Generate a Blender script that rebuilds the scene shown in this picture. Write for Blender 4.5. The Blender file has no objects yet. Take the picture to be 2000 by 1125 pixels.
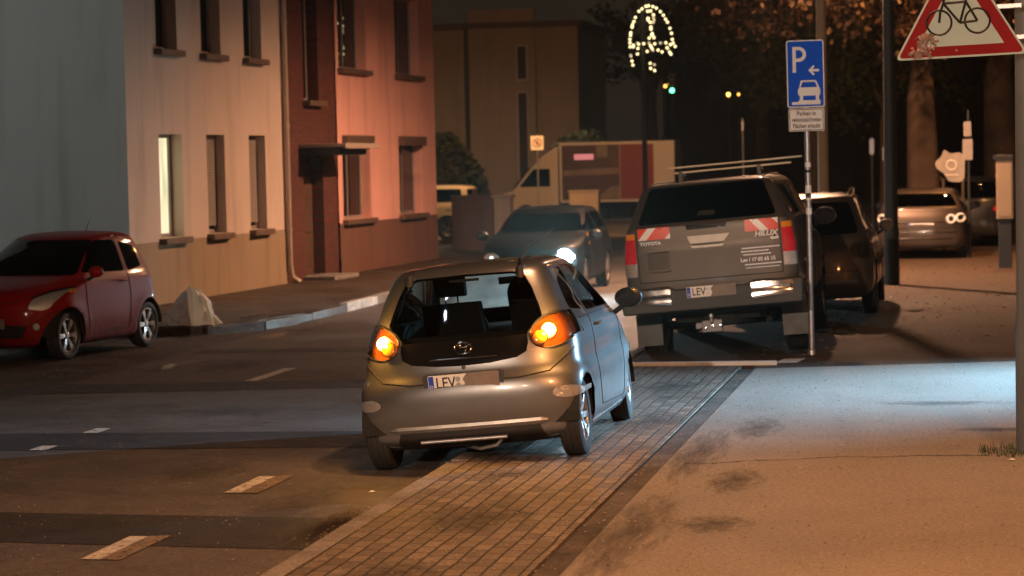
LP3,LP2,LP4,LP5,LP6,LP7,LP8,LP9=1100,9600,2000,8200,7000,1700,4300,2600
SHOP,IND,HEADW,SKY,EXPO,FLOOD,MAST=33000,20,9000,.015,0.15,260,20000
HAZE=.00018
import bpy, bmesh, math, random
from mathutils import Vector, Matrix, noise
from mathutils.bvhtree import BVHTree
random.seed(7)
R=math.radians
S=bpy.context.scene
COL=S.collection
# ---------------------------------------------------------------- materials
def nt(name):
    m=bpy.data.materials.new(name); m.use_nodes=True
    t=m.node_tree; b=t.nodes['Principled BSDF']
    return m,t,b
def setv(b,k,v):
    if k in b.inputs: b.inputs[k].default_value=v
def C4(c): return (c[0],c[1],c[2],1)
def mat(name,col,rough=.5,metal=0,coat=0,var=.15,scale=12,bump=0,bscale=60,emit=None,estr=0,spec=.5,rvar=0.0,trans=0):
    """plain surface with procedural wear"""
    m,t,b=nt(name); N=t.nodes; L=t.links
    setv(b,'Roughness',rough); setv(b,'Metallic',metal); setv(b,'Coat Weight',coat); setv(b,'Coat Roughness',.06)
    setv(b,'Specular IOR Level',spec)
    if trans: setv(b,'Transmission Weight',trans)
    tc=N.new('ShaderNodeTexCoord'); 
    n=N.new('ShaderNodeTexNoise'); n.inputs['Scale'].default_value=scale; n.inputs['Detail'].default_value=6
    L.new(tc.outputs['Object'],n.inputs['Vector'])
    mx=N.new('ShaderNodeMix'); mx.data_type='RGBA'
    mx.inputs[6].default_value=C4([c*(1-var) for c in col]); mx.inputs[7].default_value=C4([min(1,c*(1+var)) for c in col])
    L.new(n.outputs['Fac'],mx.inputs[0]); L.new(mx.outputs[2],b.inputs['Base Color'])
    if rvar:
        mr=N.new('ShaderNodeMapRange'); mr.inputs[3].default_value=max(0,rough-rvar); mr.inputs[4].default_value=min(1,rough+rvar)
        L.new(n.outputs['Fac'],mr.inputs[0]); L.new(mr.outputs[0],b.inputs['Roughness'])
    if bump:
        n2=N.new('ShaderNodeTexNoise'); n2.inputs['Scale'].default_value=bscale; n2.inputs['Detail'].default_value=5
        L.new(tc.outputs['Object'],n2.inputs['Vector'])
        bp=N.new('ShaderNodeBump'); bp.inputs['Strength'].default_value=bump; bp.inputs['Distance'].default_value=.01
        L.new(n2.outputs['Fac'],bp.inputs['Height']); L.new(bp.outputs[0],b.inputs['Normal'])
    if emit:
        setv(b,'Emission Color',C4(emit)); setv(b,'Emission Strength',estr)
    return m
def paint(name,col,rough=.38,metal=.75,dirt=(.09,.075,.06),coat=.9):
    """car lacquer: metallic base, clear coat, road dirt low down"""
    m,t,b=nt(name); N=t.nodes; L=t.links
    tc=N.new('ShaderNodeTexCoord'); sp=N.new('ShaderNodeSeparateXYZ'); L.new(tc.outputs['Object'],sp.inputs[0])
    n=N.new('ShaderNodeTexNoise'); n.inputs['Scale'].default_value=7; n.inputs['Detail'].default_value=8; L.new(tc.outputs['Object'],n.inputs['Vector'])
    fl=N.new('ShaderNodeTexNoise'); fl.inputs['Scale'].default_value=900; L.new(tc.outputs['Object'],fl.inputs['Vector'])
    mr=N.new('ShaderNodeMapRange'); mr.inputs[1].default_value=.65; mr.inputs[2].default_value=.15; L.new(sp.outputs[2],mr.inputs[0])
    mu=N.new('ShaderNodeMath'); mu.operation='MULTIPLY'; L.new(mr.outputs[0],mu.inputs[0]); L.new(n.outputs['Fac'],mu.inputs[1])
    ad=N.new('ShaderNodeMath'); ad.operation='MULTIPLY_ADD'; ad.inputs[1].default_value=.12; L.new(n.outputs['Fac'],ad.inputs[0]); L.new(mu.outputs[0],ad.inputs[2])
    f=N.new('ShaderNodeMix'); f.data_type='RGBA'; f.inputs[6].default_value=C4([c*.85 for c in col]); f.inputs[7].default_value=C4([min(1,c*1.2) for c in col]); L.new(fl.outputs['Fac'],f.inputs[0])
    mx=N.new('ShaderNodeMix'); mx.data_type='RGBA'; L.new(ad.outputs[0],mx.inputs[0]); L.new(f.outputs[2],mx.inputs[6]); mx.inputs[7].default_value=C4(dirt)
    L.new(mx.outputs[2],b.inputs['Base Color'])
    m2=N.new('ShaderNodeMath'); m2.operation='MULTIPLY_ADD'; m2.inputs[1].default_value=.5; m2.inputs[2].default_value=rough; L.new(ad.outputs[0],m2.inputs[0]); L.new(m2.outputs[0],b.inputs['Roughness'])
    m3=N.new('ShaderNodeMath'); m3.operation='MULTIPLY_ADD'; m3.inputs[1].default_value=-.9; m3.inputs[2].default_value=metal; m3.use_clamp=True; L.new(mu.outputs[0],m3.inputs[0]); L.new(m3.outputs[0],b.inputs['Metallic'])
    setv(b,'Coat Weight',coat)
    m4=N.new('ShaderNodeMath'); m4.operation='MULTIPLY_ADD'; m4.inputs[1].default_value=.45; m4.inputs[2].default_value=.035; L.new(ad.outputs[0],m4.inputs[0]); L.new(m4.outputs[0],b.inputs['Coat Roughness'])
    return m
def glass(name,tint=(.25,.27,.27),rough=.02,fog=0,fogcol=(.5,.5,.5)):
    """sheet glass: tinted see-through plus mirror reflection, optional fogging that scatters light"""
    m=bpy.data.materials.new(name); m.use_nodes=True; t=m.node_tree; N=t.nodes; L=t.links
    for n in list(N): N.remove(n)
    out=N.new('ShaderNodeOutputMaterial'); tr=N.new('ShaderNodeBsdfTransparent'); tr.inputs[0].default_value=C4(tint)
    gl=N.new('ShaderNodeBsdfGlossy'); gl.inputs['Roughness'].default_value=rough; gl.inputs['Color'].default_value=(.9,.9,.9,1)
    lw=N.new('ShaderNodeLayerWeight'); lw.inputs[0].default_value=.5; pw=N.new('ShaderNodeMath'); pw.operation='POWER'; pw.inputs[1].default_value=4.5; L.new(lw.outputs['Facing'],pw.inputs[0]); fr=N.new('ShaderNodeMath'); fr.operation='MULTIPLY_ADD'; fr.inputs[1].default_value=.9; fr.inputs[2].default_value=.045; L.new(pw.outputs[0],fr.inputs[0])
    mx=N.new('ShaderNodeMixShader'); L.new(fr.outputs[0],mx.inputs[0]); L.new(tr.outputs[0],mx.inputs[1]); L.new(gl.outputs[0],mx.inputs[2])
    last=mx
    if fog:
        tl=N.new('ShaderNodeBsdfTranslucent'); tl.inputs[0].default_value=C4(fogcol)
        tc=N.new('ShaderNodeTexCoord'); n=N.new('ShaderNodeTexNoise'); n.inputs['Scale'].default_value=5; n.inputs['Detail'].default_value=6; L.new(tc.outputs['Object'],n.inputs['Vector'])
        mr=N.new('ShaderNodeMapRange'); mr.inputs[1].default_value=.3; mr.inputs[2].default_value=.7; mr.inputs[3].default_value=fog*.5; mr.inputs[4].default_value=fog; L.new(n.outputs['Fac'],mr.inputs[0])
        m2=N.new('ShaderNodeMixShader'); L.new(mr.outputs[0],m2.inputs[0]); L.new(mx.outputs[0],m2.inputs[1]); L.new(tl.outputs[0],m2.inputs[2]); last=m2
    L.new(last.outputs[0],out.inputs[0])
    return m
def emis(name,col,s):
    m,t,b=nt(name); setv(b,'Base Color',C4(col)); setv(b,'Emission Color',C4(col)); setv(b,'Emission Strength',s); setv(b,'Roughness',.3)
    return m
M={}
M['rubber']=mat('tyre_rubber',(.022,.021,.02),.75,var=.3,scale=30,bump=.3)
M['alloy']=mat('alloy_wheel',(.55,.55,.56),.3,.85,.3,var=.2,rvar=.1)
M['black']=mat('black_plastic',(.02,.02,.021),.45,var=.2,rvar=.1)
M['blackgloss']=mat('black_gloss',(.008,.008,.009),.08,coat=1)
M['dark']=mat('underbody',(.012,.012,.012),.85,var=.3)
M['cloth']=mat('seat_cloth',(.03,.03,.032),.9,bump=.2,bscale=200)
M['chrome']=mat('chrome',(.75,.75,.76),.12,1,var=.05,rvar=.06)
M['silver']=mat('satin_silver',(.40,.37,.33),.45,.35,.1)
M['steel']=mat('galvanised_steel',(.5,.5,.52),.42,.8,var=.25,scale=20,rvar=.1)
M['white']=mat('white_plastic',(.75,.74,.7),.5,var=.06)
M['plate']=mat('number_plate_white',(.85,.85,.82),.4,var=.04)
M['platesmear']=mat('plate_grey_smear',(.24,.2,.17),.5,var=.35,scale=9)
M['blue']=mat('plate_blue',(.02,.08,.55),.4,var=.05)
M['ink']=mat('black_lettering',(.01,.01,.01),.5)
M['glass']=glass('car_glass',(.12,.13,.13))
M['glassclear']=glass('rear_glass',(.42,.44,.43))
M['glassdark']=glass('privacy_glass',(.012,.012,.013))
M['clearlens']=glass('lamp_lens',(.85,.85,.85),.03)
M['reflector']=mat('lamp_reflector',(.75,.75,.75),.35,.5,var=.3,scale=40,bump=.5,bscale=90)
M['redlens']=mat('red_lamp_lens',(.62,.012,.03),.12,coat=1,var=.35,scale=35,bump=.6,bscale=80)
M['amberlens']=mat('amber_lamp_lens',(.8,.28,.02),.15,coat=1,var=.2)
M['lampwell']=mat('smoked_orange_lamp_well',(.34,.09,.02),.2,.4,coat=1,var=.3,scale=30)
M['greylens']=mat('clear_lamp_lens',(.55,.53,.5),.12,.5,1,var=.4,scale=50,bump=.5,bscale=90)
# ---------------------------------------------------------------- mesh helper
def tag(o,label=None,cat=None,group=None,kind=None):
    if label: o['label']=label
    if cat: o['category']=cat
    if group: o['group']=group
    if kind: o['kind']=kind
    return o
def empty(name,loc=(0,0,0),rot=(0,0,0),parent=None):
    o=bpy.data.objects.new(name,None); o.location=loc; o.rotation_euler=rot; o.empty_display_size=.2
    COL.objects.link(o)
    if parent: o.parent=parent
    return o
def link(name,me,parent=None,loc=(0,0,0),rot=(0,0,0)):
    o=bpy.data.objects.new(name,me); o.location=loc; o.rotation_euler=rot; COL.objects.link(o)
    if parent: o.parent=parent
    return o
class MB:
    def __init__(s): s.bm=bmesh.new()
    def box(s,c,d,rz=0,rx=0,ry=0,taper=None):
        m=Matrix.Translation(c)@Matrix.Rotation(rz,4,'Z')@Matrix.Rotation(ry,4,'Y')@Matrix.Rotation(rx,4,'X')@Matrix.Diagonal((d[0],d[1],d[2],1))
        r=bmesh.ops.create_cube(s.bm,size=1,matrix=m); 
        return r['verts']
    def quad(s,pts):
        vs=[s.bm.verts.new(p) for p in pts]; return s.bm.faces.new(vs)
    def tube(s,pts,r,seg=8,cap=True):
        """round bar through points; r a number or a list"""
        pts=[Vector(p) for p in pts]; n=len(pts); rs=r if isinstance(r,(list,tuple)) else [r]*n
        rings=[]; up=Vector((0,0,1))
        for i,p in enumerate(pts):
            d=(pts[min(i+1,n-1)]-pts[max(i-1,0)]).normalized()
            a=d.cross(up)
            if a.length<.05: a=d.cross(Vector((0,1,0)))
            a.normalize(); b=d.cross(a).normalized()
            rings.append([s.bm.verts.new(p+rs[i]*(math.cos(t)*a+math.sin(t)*b)) for t in [2*math.pi*k/seg for k in range(seg)]])
        for i in range(n-1):
            for k in range(seg):
                s.bm.faces.new((rings[i][k],rings[i][(k+1)%seg],rings[i+1][(k+1)%seg],rings[i+1][k]))
        if cap:
            s.bm.faces.new(rings[0][::-1]); s.bm.faces.new(rings[-1])
    def lathe(s,prof,seg=24,mtx=None):
        """profile (radius, height) turned round z, then moved by mtx"""
        mtx=mtx or Matrix(); rings=[]
        for r,h in prof:
            rings.append([s.bm.verts.new(mtx@Vector((r*math.cos(2*math.pi*k/seg),r*math.sin(2*math.pi*k/seg),h))) for k in range(seg)] if r>1e-5 else [s.bm.verts.new(mtx@Vector((0,0,h)))])
        for a,b in zip(rings,rings[1:]):
            if len(a)==1 and len(b)==1: continue
            for k in range(seg):
                k2=(k+1)%seg
                if len(a)==1: s.bm.faces.new((a[0],b[k2],b[k]))
                elif len(b)==1: s.bm.faces.new((a[k],a[k2],b[0]))
                else: s.bm.faces.new((a[k],a[k2],b[k2],b[k]))
    def prism(s,poly,a,b,fn=None):
        """2-D polygon extruded from a to b; fn maps (u,v,w) to a point (default u=x, v=z, w=y)"""
        fn=fn or (lambda u,v,w:(u,w,v))
        A=[s.bm.verts.new(fn(u,v,a)) for u,v in poly]; B=[s.bm.verts.new(fn(u,v,b)) for u,v in poly]; n=len(poly)
        s.bm.faces.new(A); s.bm.faces.new(B[::-1])
        for k in range(n): s.bm.faces.new((A[k],A[(k+1)%n],B[(k+1)%n],B[k]))
    def build(s,name,m,parent=None,bevel=0,smooth=False,loc=(0,0,0),rot=(0,0,0),seg=2):
        bmesh.ops.recalc_face_normals(s.bm,faces=s.bm.faces)
        me=bpy.data.meshes.new(name); s.bm.to_mesh(me); s.bm.free()
        for x in (m if isinstance(m,(list,tuple)) else [m]): me.materials.append(x)
        o=link(name,me,parent,loc,rot)
        if bevel:
            bv=o.modifiers.new('bevel','BEVEL'); bv.width=bevel; bv.segments=seg; bv.limit_method='ANGLE'; bv.angle_limit=R(35)
        if smooth:
            for p in me.polygons: p.use_smooth=True
            try: me.set_sharp_from_angle(angle=R(38))
            except Exception: pass
        return o
def text_mesh(name,txt,size,m,parent,mtx,ext=.002,align='CENTER',bold=0,sx=1,shear=0):
    cu=bpy.data.curves.new(name,'FONT'); cu.body=txt; cu.size=size; cu.align_x=align; cu.align_y='CENTER'; cu.extrude=ext; cu.offset=bold; cu.shear=shear; cu.resolution_u=3
    tmp=bpy.data.objects.new('tmp',cu); COL.objects.link(tmp)
    dg=bpy.context.evaluated_depsgraph_get(); me=bpy.data.meshes.new_from_object(tmp.evaluated_get(dg))
    bpy.data.objects.remove(tmp); bpy.data.curves.remove(cu)
    me.name=name; me.transform(mtx@Matrix.Diagonal((sx,1,1,1))); me.materials.clear(); me.materials.append(m)
    return link(name,me,parent)
def facing(origin,right,up):
    """matrix whose x is right, y is up, z towards the viewer"""
    r=Vector(right).normalized(); u=Vector(up).normalized(); z=r.cross(u).normalized(); u=z.cross(r)
    m=Matrix((r,u,z)).transposed().to_4x4(); m.translation=Vector(origin); return m
def clone(o,parent=None):
    c=o.copy(); COL.objects.link(c); c.parent=parent
    for ch in list(o.children): clone(ch,c)
    return c
# ---------------------------------------------------------------- car shell
def catmull(rows,sub):
    out=[]; n=len(rows)
    for i in range(n-1):
        p0,p1,p2,p3=rows[max(i-1,0)],rows[i],rows[i+1],rows[min(i+2,n-1)]
        for k in range(sub):
            t=k/sub
            # monotone-ish: reduced tangents
            out.append([((2*t**3-3*t*t+1)*b+(t**3-2*t*t+t)*.5*(c-a)*(.85)+(-2*t**3+3*t*t)*c+(t**3-t*t)*.5*(d-b)*(.85)) for a,b,c,d in zip(p0,p1,p2,p3)])
    out.append(list(rows[-1])); return out
def shell(rows,nr=2.6,nf=2.4,barrel=.03,sub=5,flares=(),fr=.33,fo=.018):
    """rows: (z, y_rear, y_front, half_width, corner depth rear, corner depth front); a closed plan outline per level"""
    bm=bmesh.new(); rings=[]; Q=14; D=18
    for z,yr,yf,w,er,ef in catmull(rows,sub):
        pts=[]; L=yf-yr; er=min(er,L*.48); ef=min(ef,L*.48); ym=(yr+yf)/2
        for k in range(Q+1):
            a=math.pi/2*(k/Q)**.9; pts.append((w*math.sin(a)**(2/nr),yr+er*(1-math.cos(a)**(2/nr))))
        for k in range(1,D): pts.append((w,yr+er+(L-er-ef)*k/D))
        for k in range(Q+1):
            a=math.pi/2*(1-(k/Q)**(1/.9)) if k<Q else 0; pts.append((w*max(0,math.sin(a))**(2/nf),yf-ef*(1-math.cos(a)**(2/nf))))
        full=pts+[(-x,y) for x,y in pts[-2:0:-1]]
        ring=[]
        for x,y in full:
            x*=1-barrel*((y-ym)/(L/2+.01))**2
            for ya,za in flares:
                d=math.hypot(y-ya,z-za)
                k_=max(0,min(1,(abs(x)/w-.95)/.05)); x+=math.copysign(k_*fo*math.exp(-((d-fr-.02)/.07)**2),x)
            ring.append(bm.verts.new((x,y,z)))
        rings.append(ring)
    n=len(rings[0])
    for a,b in zip(rings,rings[1:]):
        for k in range(n): bm.faces.new((a[k],a[(k+1)%n],b[(k+1)%n],b[k]))
    # close roof and floor with strips joining mirrored points
    for ring,fl in ((rings[-1],0),(rings[0],1)):
        h=n//2
        for k in range(h):
            a,b=ring[k],ring[k+1]; c,d=ring[(n-k-1)%n],ring[(n-k)%n]
            vs=[]
            for v in (a,b,c,d):
                if v not in vs: vs.append(v)
            if len(vs)>2:
                try: bm.faces.new(vs[::-1] if fl else vs)
                except ValueError: pass
    bmesh.ops.recalc_face_normals(bm,faces=bm.faces)
    bm.normal_update()
    lay=bm.faces.layers.int.new('part')
    return bm
def inpoly(p,poly):
    x,y=p; c=False; n=len(poly)
    for i in range(n):
        x1,y1=poly[i]; x2,y2=poly[i-1]
        if (y1>y)!=(y2>y) and x<(x2-x1)*(y-y1)/(y2-y1)+x1: c=not c
    return c
def cut(bm,poly,axis,cond,part,only=0):
    """score the surface along a polygon seen along axis ('y' rear/front view: x,z; 'x' side view: y,z; 'z' top view) and mark the faces inside"""
    pr={'y':lambda v:(v.x,v.z),'x':lambda v:(v.y,v.z),'z':lambda v:(v.x,v.y)}[axis]
    up={'y':lambda u,v:Vector((u,0,v)),'x':lambda u,v:Vector((0,u,v)),'z':lambda u,v:Vector((u,v,0))}[axis]
    n=len(poly)
    for i in range(n):
        a,b=poly[i-1],poly[i]
        lo=(min(a[0],b[0])-.012,min(a[1],b[1])-.012); hi=(max(a[0],b[0])+.012,max(a[1],b[1])+.012)
        fs=[]
        for f in bm.faces:
            if not cond(f.calc_center_median()): continue
            q=[pr(v.co) for v in f.verts]
            if max(p[0] for p in q)<lo[0] or min(p[0] for p in q)>hi[0] or max(p[1] for p in q)<lo[1] or min(p[1] for p in q)>hi[1]: continue
            fs.append(f)
        if not fs: continue
        d=up(b[0]-a[0],b[1]-a[1])
        if d.length<1e-6: continue
        ax={'y':Vector((0,1,0)),'x':Vector((1,0,0)),'z':Vector((0,0,1))}[axis]
        no=d.cross(ax).normalized()
        ge=set(fs)
        for f in fs: ge.update(f.edges); ge.update(f.verts)
        bmesh.ops.bisect_plane(bm,geom=list(ge),dist=1e-5,plane_co=up(*a),plane_no=no)
    lay=bm.faces.layers.int['part']
    for f in bm.faces:
        c=f.calc_center_median()
        if cond(c) and f[lay]==only and inpoly(pr(c),poly): f[lay]=part
def ell(cx,cz,rx,rz,n=20,rot=0):
    return [(cx+rx*math.cos(t)*math.cos(rot)-rz*math.sin(t)*math.sin(rot),cz+rx*math.cos(t)*math.sin(rot)+rz*math.sin(t)*math.cos(rot)) for t in [2*math.pi*k/n for k in range(n)]]
def rnd(poly,r=.04,n=4):
    """round a polygon's corners"""
    out=[]; N=len(poly)
    for i in range(N):
        p=Vector(poly[i]); a=Vector(poly[i-1])-p; b=Vector(poly[(i+1)%N])-p
        ra=min(r,a.length*.45); rb=min(r,b.length*.45); A=p+a.normalized()*ra; B=p+b.normalized()*rb
        for k in range(n+1):
            t=k/n; q=A*(1-t)**2+p*2*t*(1-t)+B*t*t; out.append((q.x,q.y))
    return out
def mir(poly): return [(-x,z) for x,z in poly][::-1]
def take(bm,part,name,m,parent,off=0,thick=0,keep=False):
    """faces marked part become a mesh of their own"""
    lay=bm.faces.layers.int['part']
    b2=bm.copy(); l2=b2.faces.layers.int['part']
    bmesh.ops.delete(b2,geom=[f for f in b2.faces if f[l2]!=part],context='FACES')
    if not b2.faces: b2.free(); return None
    if off:
        b2.normal_update()
        ns={v:v.normal.copy() for v in b2.verts}
        for v in b2.verts: v.co+=ns[v]*off
    me=bpy.data.meshes.new(name); b2.to_mesh(me); b2.free(); me.materials.append(m)
    for p in me.polygons: p.use_smooth=True
    o=link(name,me,parent)
    if thick:
        s=o.modifiers.new('solid','SOLIDIFY'); s.thickness=thick; s.offset=-1
    return o
def drop(bm,part):
    lay=bm.faces.layers.int['part']
    bmesh.ops.delete(bm,geom=[f for f in bm.faces if f[lay]==part],context='FACES')
class Surf:
    """ray finder on the uncut shell, to lay seams, lamps and badges on it"""
    def __init__(s,bm): s.t=BVHTree.FromBMesh(bm)
    def rear(s,x,z,sign=1):
        h=s.t.ray_cast(Vector((x,-3*sign if sign>0 else 9,z)),Vector((0,sign,0))); return h[0],h[1]
    def side(s,y,z,sgn):
        h=s.t.ray_cast(Vector((3*sgn,y,z)),Vector((-sgn,0,0))); return h[0],h[1]
    def top(s,x,y):
        h=s.t.ray_cast(Vector((x,y,4)),Vector((0,0,-1))); return h[0],h[1]
def seam(mb,fn,pts,r=.0048,step=.04,lift=0):
    P=[]
    for a,b in zip(pts,pts[1:]):
        d=math.hypot(b[0]-a[0],b[1]-a[1]); n=max(1,int(d/step))
        for k in range(n): P.append((a[0]+(b[0]-a[0])*k/n,a[1]+(b[1]-a[1])*k/n))
    P.append(pts[-1]); Q=[]
    for p in P:
        h=fn(*p)
        if h[0] is not None:
            n=h[1].normalized(); Q.append(h[0]+n*lift)
    if len(Q)>1: mb.tube(Q,r,6)
def wheel_proto(rad,wid,rim_r,spokes,name_m='alloy',cap=None):
    """hub mesh with tyre and rim children; axle along x, outer face +x"""
    X=Matrix.Rotation(R(90),4,'Y')
    h=MB(); h.lathe([(0,-wid*.4),(rim_r*.55,-wid*.4),(rim_r*.55,wid*.05),(.05,wid*.12),(0,wid*.12)],20,X); hub=h.build('wheel',M['dark'],None,smooth=True)
    t=MB(); w=wid/2
    t.lathe([(rim_r*.98,-w*.8),(rim_r*1.04,-w*.95),(rad*.9,-w),(rad*.975,-w*.86),(rad*.997,-w*.55),(rad*.985,-w*.5),(rad*.985,-w*.42),(rad,-w*.38),(rad,-w*.06),(rad*.985,-w*.04),(rad*.985,w*.04),(rad,w*.06),(rad,w*.38),(rad*.985,w*.42),(rad*.985,w*.5),(rad*.997,w*.55),(rad*.975,w*.86),(rad*.9,w),(rim_r*1.06,w*.96),(rim_r*.98,w*.8)],48,X)
    ty=t.build('tyre',M['rubber'],hub,smooth=True)
    r=MB(); r.lathe([(rim_r,w*.86),(rim_r*.97,w*.9),(rim_r*.93,w*.8),(rim_r*.9,w*.1),(rim_r*.9,-w*.7),(rim_r,-w*.8)],40,X)
    r.lathe([(0,w*.75),(.035,w*.74),(.05,w*.6),(.055,w*.3)],16,X)
    for k in range(spokes):
        a=2*math.pi*k/spokes
        for (r0,r1,x0,x1,wa,wb) in ((.03,rim_r*.96,w*.62,w*.78,.022,.034 if spokes<7 else .022),):
            ca,sa=math.cos(a),math.sin(a)
            def P(rr,tt,xx): return (xx,rr*ca-tt*sa,rr*sa+tt*ca)
            for (ra,rb,xa,xb,ta,tb) in ((r0,(r0+r1)/2,x0,x1,wa,(wa+wb)/2),((r0+r1)/2,r1,x1,w*.82,(wa+wb)/2,wb)):
                vs=[r.bm.verts.new(P(*q)) for q in ((ra,-ta,xa),(ra,ta,xa),(rb,tb,xb),(rb,-tb,xb),(ra,-ta*.8,xa-.03),(ra,ta*.8,xa-.03),(rb,tb*.8,xb-.03),(rb,-tb*.8,xb-.03))]
                for f in ((0,1,2,3),(7,6,5,4),(0,4,5,1),(1,5,6,2),(2,6,7,3),(3,7,4,0)): r.bm.faces.new([vs[i] for i in f])
    r.build('rim',M[name_m],hub,bevel=.003)
    return hub
def place_wheels(root,proto,hw,ya,yf,rad,steer=0):
    first=True
    for y in (ya,yf):
        for s in (1,-1):
            w=proto if first else clone(proto,root)
            first=False; w.parent=root; w.location=(s*hw,y,rad); w.rotation_euler=(0,0,0 if s>0 else math.pi)
            if y==yf and steer: w.rotation_euler[2]+=steer
def liners(root,spec_w,ys,rad,z0):
    """dark wheel houses"""
    for y in ys:
        for s in (1,-1):
            mb=MB(); ri=rad+.055; pts=[(y+ri*math.cos(t),z0+ri*math.sin(t)) for t in [math.pi*k/14 for k in range(15)]]
            for a,b in zip(pts,pts[1:]):
                mb.quad([(s*(spec_w-.02),a[0],a[1]),(s*(spec_w-.34),a[0],a[1]),(s*(spec_w-.34),b[0],b[1]),(s*(spec_w-.02),b[0],b[1])])
            mb.quad([(s*(spec_w-.34),p[0],p[1]) for p in pts]+[])
            mb.build('wheel_arch',M['dark'],root)
def plate(root,c,w,h,text,tilt=0,smear=True,face=-1,mtx=None):
    """number plate facing -y: blue strip, letters, seals"""
    mtx=mtx or (Matrix.Translation(c)@Matrix.Rotation(tilt,4,'X'))
    pm=MB(); pm.prism(rnd([(-w/2,-h/2),(w/2,-h/2),(w/2,h/2),(-w/2,h/2)],.012),0,-.006); pm.bm.transform(mtx)
    p=pm.build('number_plate',M['plate'],root)
    m=MB(); m.prism([(-w/2+.004,-h/2+.004),(-w/2+.042,-h/2+.004),(-w/2+.042,h/2-.004),(-w/2+.004,h/2-.004)],-.0065,-.0075); m.bm.transform(mtx); m.build('country_strip',M['blue'],p)
    text_mesh('country_letter','D',.035,M['plate'],p,mtx@facing((-w/2+.023,-.0085,-h*.22),(1,0,0),(0,0,1)),.0003)
    if text:
        text_mesh('lettering',text,h*.98,M['ink'],p,mtx@facing((-w/2+.13,-.0075,-.002),(1,0,0),(0,0,1)),.0005,sx=.82,bold=.001)
    s=MB()
    for dz in (.022,-.022): s.lathe([(0,.002),(.019,.002),(.019,0)],16,mtx@facing((-w/2+.222,-.0065,dz),(1,0,0),(0,0,1)))
    s.build('seal',M['steel'],p)
    if smear:
        s=MB(); s.prism(rnd([(-.01,-h/2-.002),(w/2+.005,-h/2-.004),(w/2+.006,h/2+.006),(.03,h/2+.004),(-.005,h*.15),(.015,-.01)],.015),-.0068,-.0095); s.bm.transform(mtx); s.build('smeared_area',M['platesmear'],p)
    return p
def box_interior(root,w,y0,y1,zs,zh,dashy):
    """two front seats, rear bench, dashboard and steering wheel"""
    for s in (-1,1):
        m=MB(); m.prism(rnd([(y0+.95,zs-.25),(y0+1.45,zs-.22),(y0+1.45,zs-.06),(y0+1.05,zs-.08),(y0+.85,zs+.42),(y0+.72,zs+.42),(y0+.9,zs-.2)],.04),s*.36-.23,s*.36+.23,lambda u,v,q:(q,u,v))
        m.prism(rnd([(y0+.74,zs+.47),(y0+.85,zs+.47),(y0+.82,zs+.66),(y0+.73,zs+.66)],.03),s*.36-.12,s*.36+.12,lambda u,v,q:(q,u,v))
        m.tube([(s*.36-.05,y0+.8,zs+.4),(s*.36-.05,y0+.79,zs+.5)],.007); m.tube([(s*.36+.05,y0+.8,zs+.4),(s*.36+.05,y0+.79,zs+.5)],.007)
        m.build('seat',M['cloth'],root,bevel=.02)
    m=MB(); m.prism(rnd([(y0,zs-.2),(y0+.55,zs-.22),(y0+.55,zs-.08),(y0+.2,zs-.1),(y0+.05,zs+.22),(y0-.08,zs+.22)],.04),-w+.1,w-.1,lambda u,v,q:(q,u,v)); m.build('seat',M['cloth'],root,bevel=.02)
    m=MB(); m.prism(rnd([(dashy-.35,zs+.02),(dashy+.1,zs+.05),(dashy+.05,zs+.2),(dashy-.3,zs+.19)],.05),-w+.08,w-.08,lambda u,v,q:(q,u,v)); m.build('dashboard',M['black'],root,bevel=.02)
    m=MB(); X=Matrix.Translation((-.36,dashy-.45,zs+.17))@Matrix.Rotation(R(62),4,'X')
    pr=[(.17+.016*math.cos(t),.016*math.sin(t)) for t in [2*math.pi*k/8 for k in range(9)]]
    m.lathe(pr,24,X); m.lathe([(0,.02),(.05,.02),(.05,-.03)],12,X); m.tube([X@Vector((-.16,0,0)),X@Vector((.16,0,0))],.014); m.build('steering_wheel',M['black'],root,smooth=True)
def side_mirror(root,p,s,m,size=1,face=1):
    """door mirror; face +1 shell points forward"""
    mb=MB(); mb.lathe([(0,.075*size),(.05*size,.07*size),(.085*size,.04*size),(.095*size,0),(.09*size,-.02*size)],16,Matrix.Translation(p)@Matrix.Diagonal((1.15,1,.85,1))@Matrix.Rotation(R(-90),4,'X'))
    o=mb.build('side_mirror',m,root,smooth=True)
    g=MB(); g.lathe([(0,-.015*size),(.085*size,-.015*size),(.086*size,-.02*size)],16,Matrix.Translation(p)@Matrix.Diagonal((1.12,1,.82,1))@Matrix.Rotation(R(-90),4,'X')); g.build('mirror_glass',M['blackgloss'],o,smooth=True)
    a=MB(); a.tube([(p[0]-s*.03,p[1]+.0,p[2]-.05),(p[0]-s*.13,p[1]+.04,p[2]-.11)],.022); a.build('mirror_arm',M['black'],o)
    return o
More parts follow.
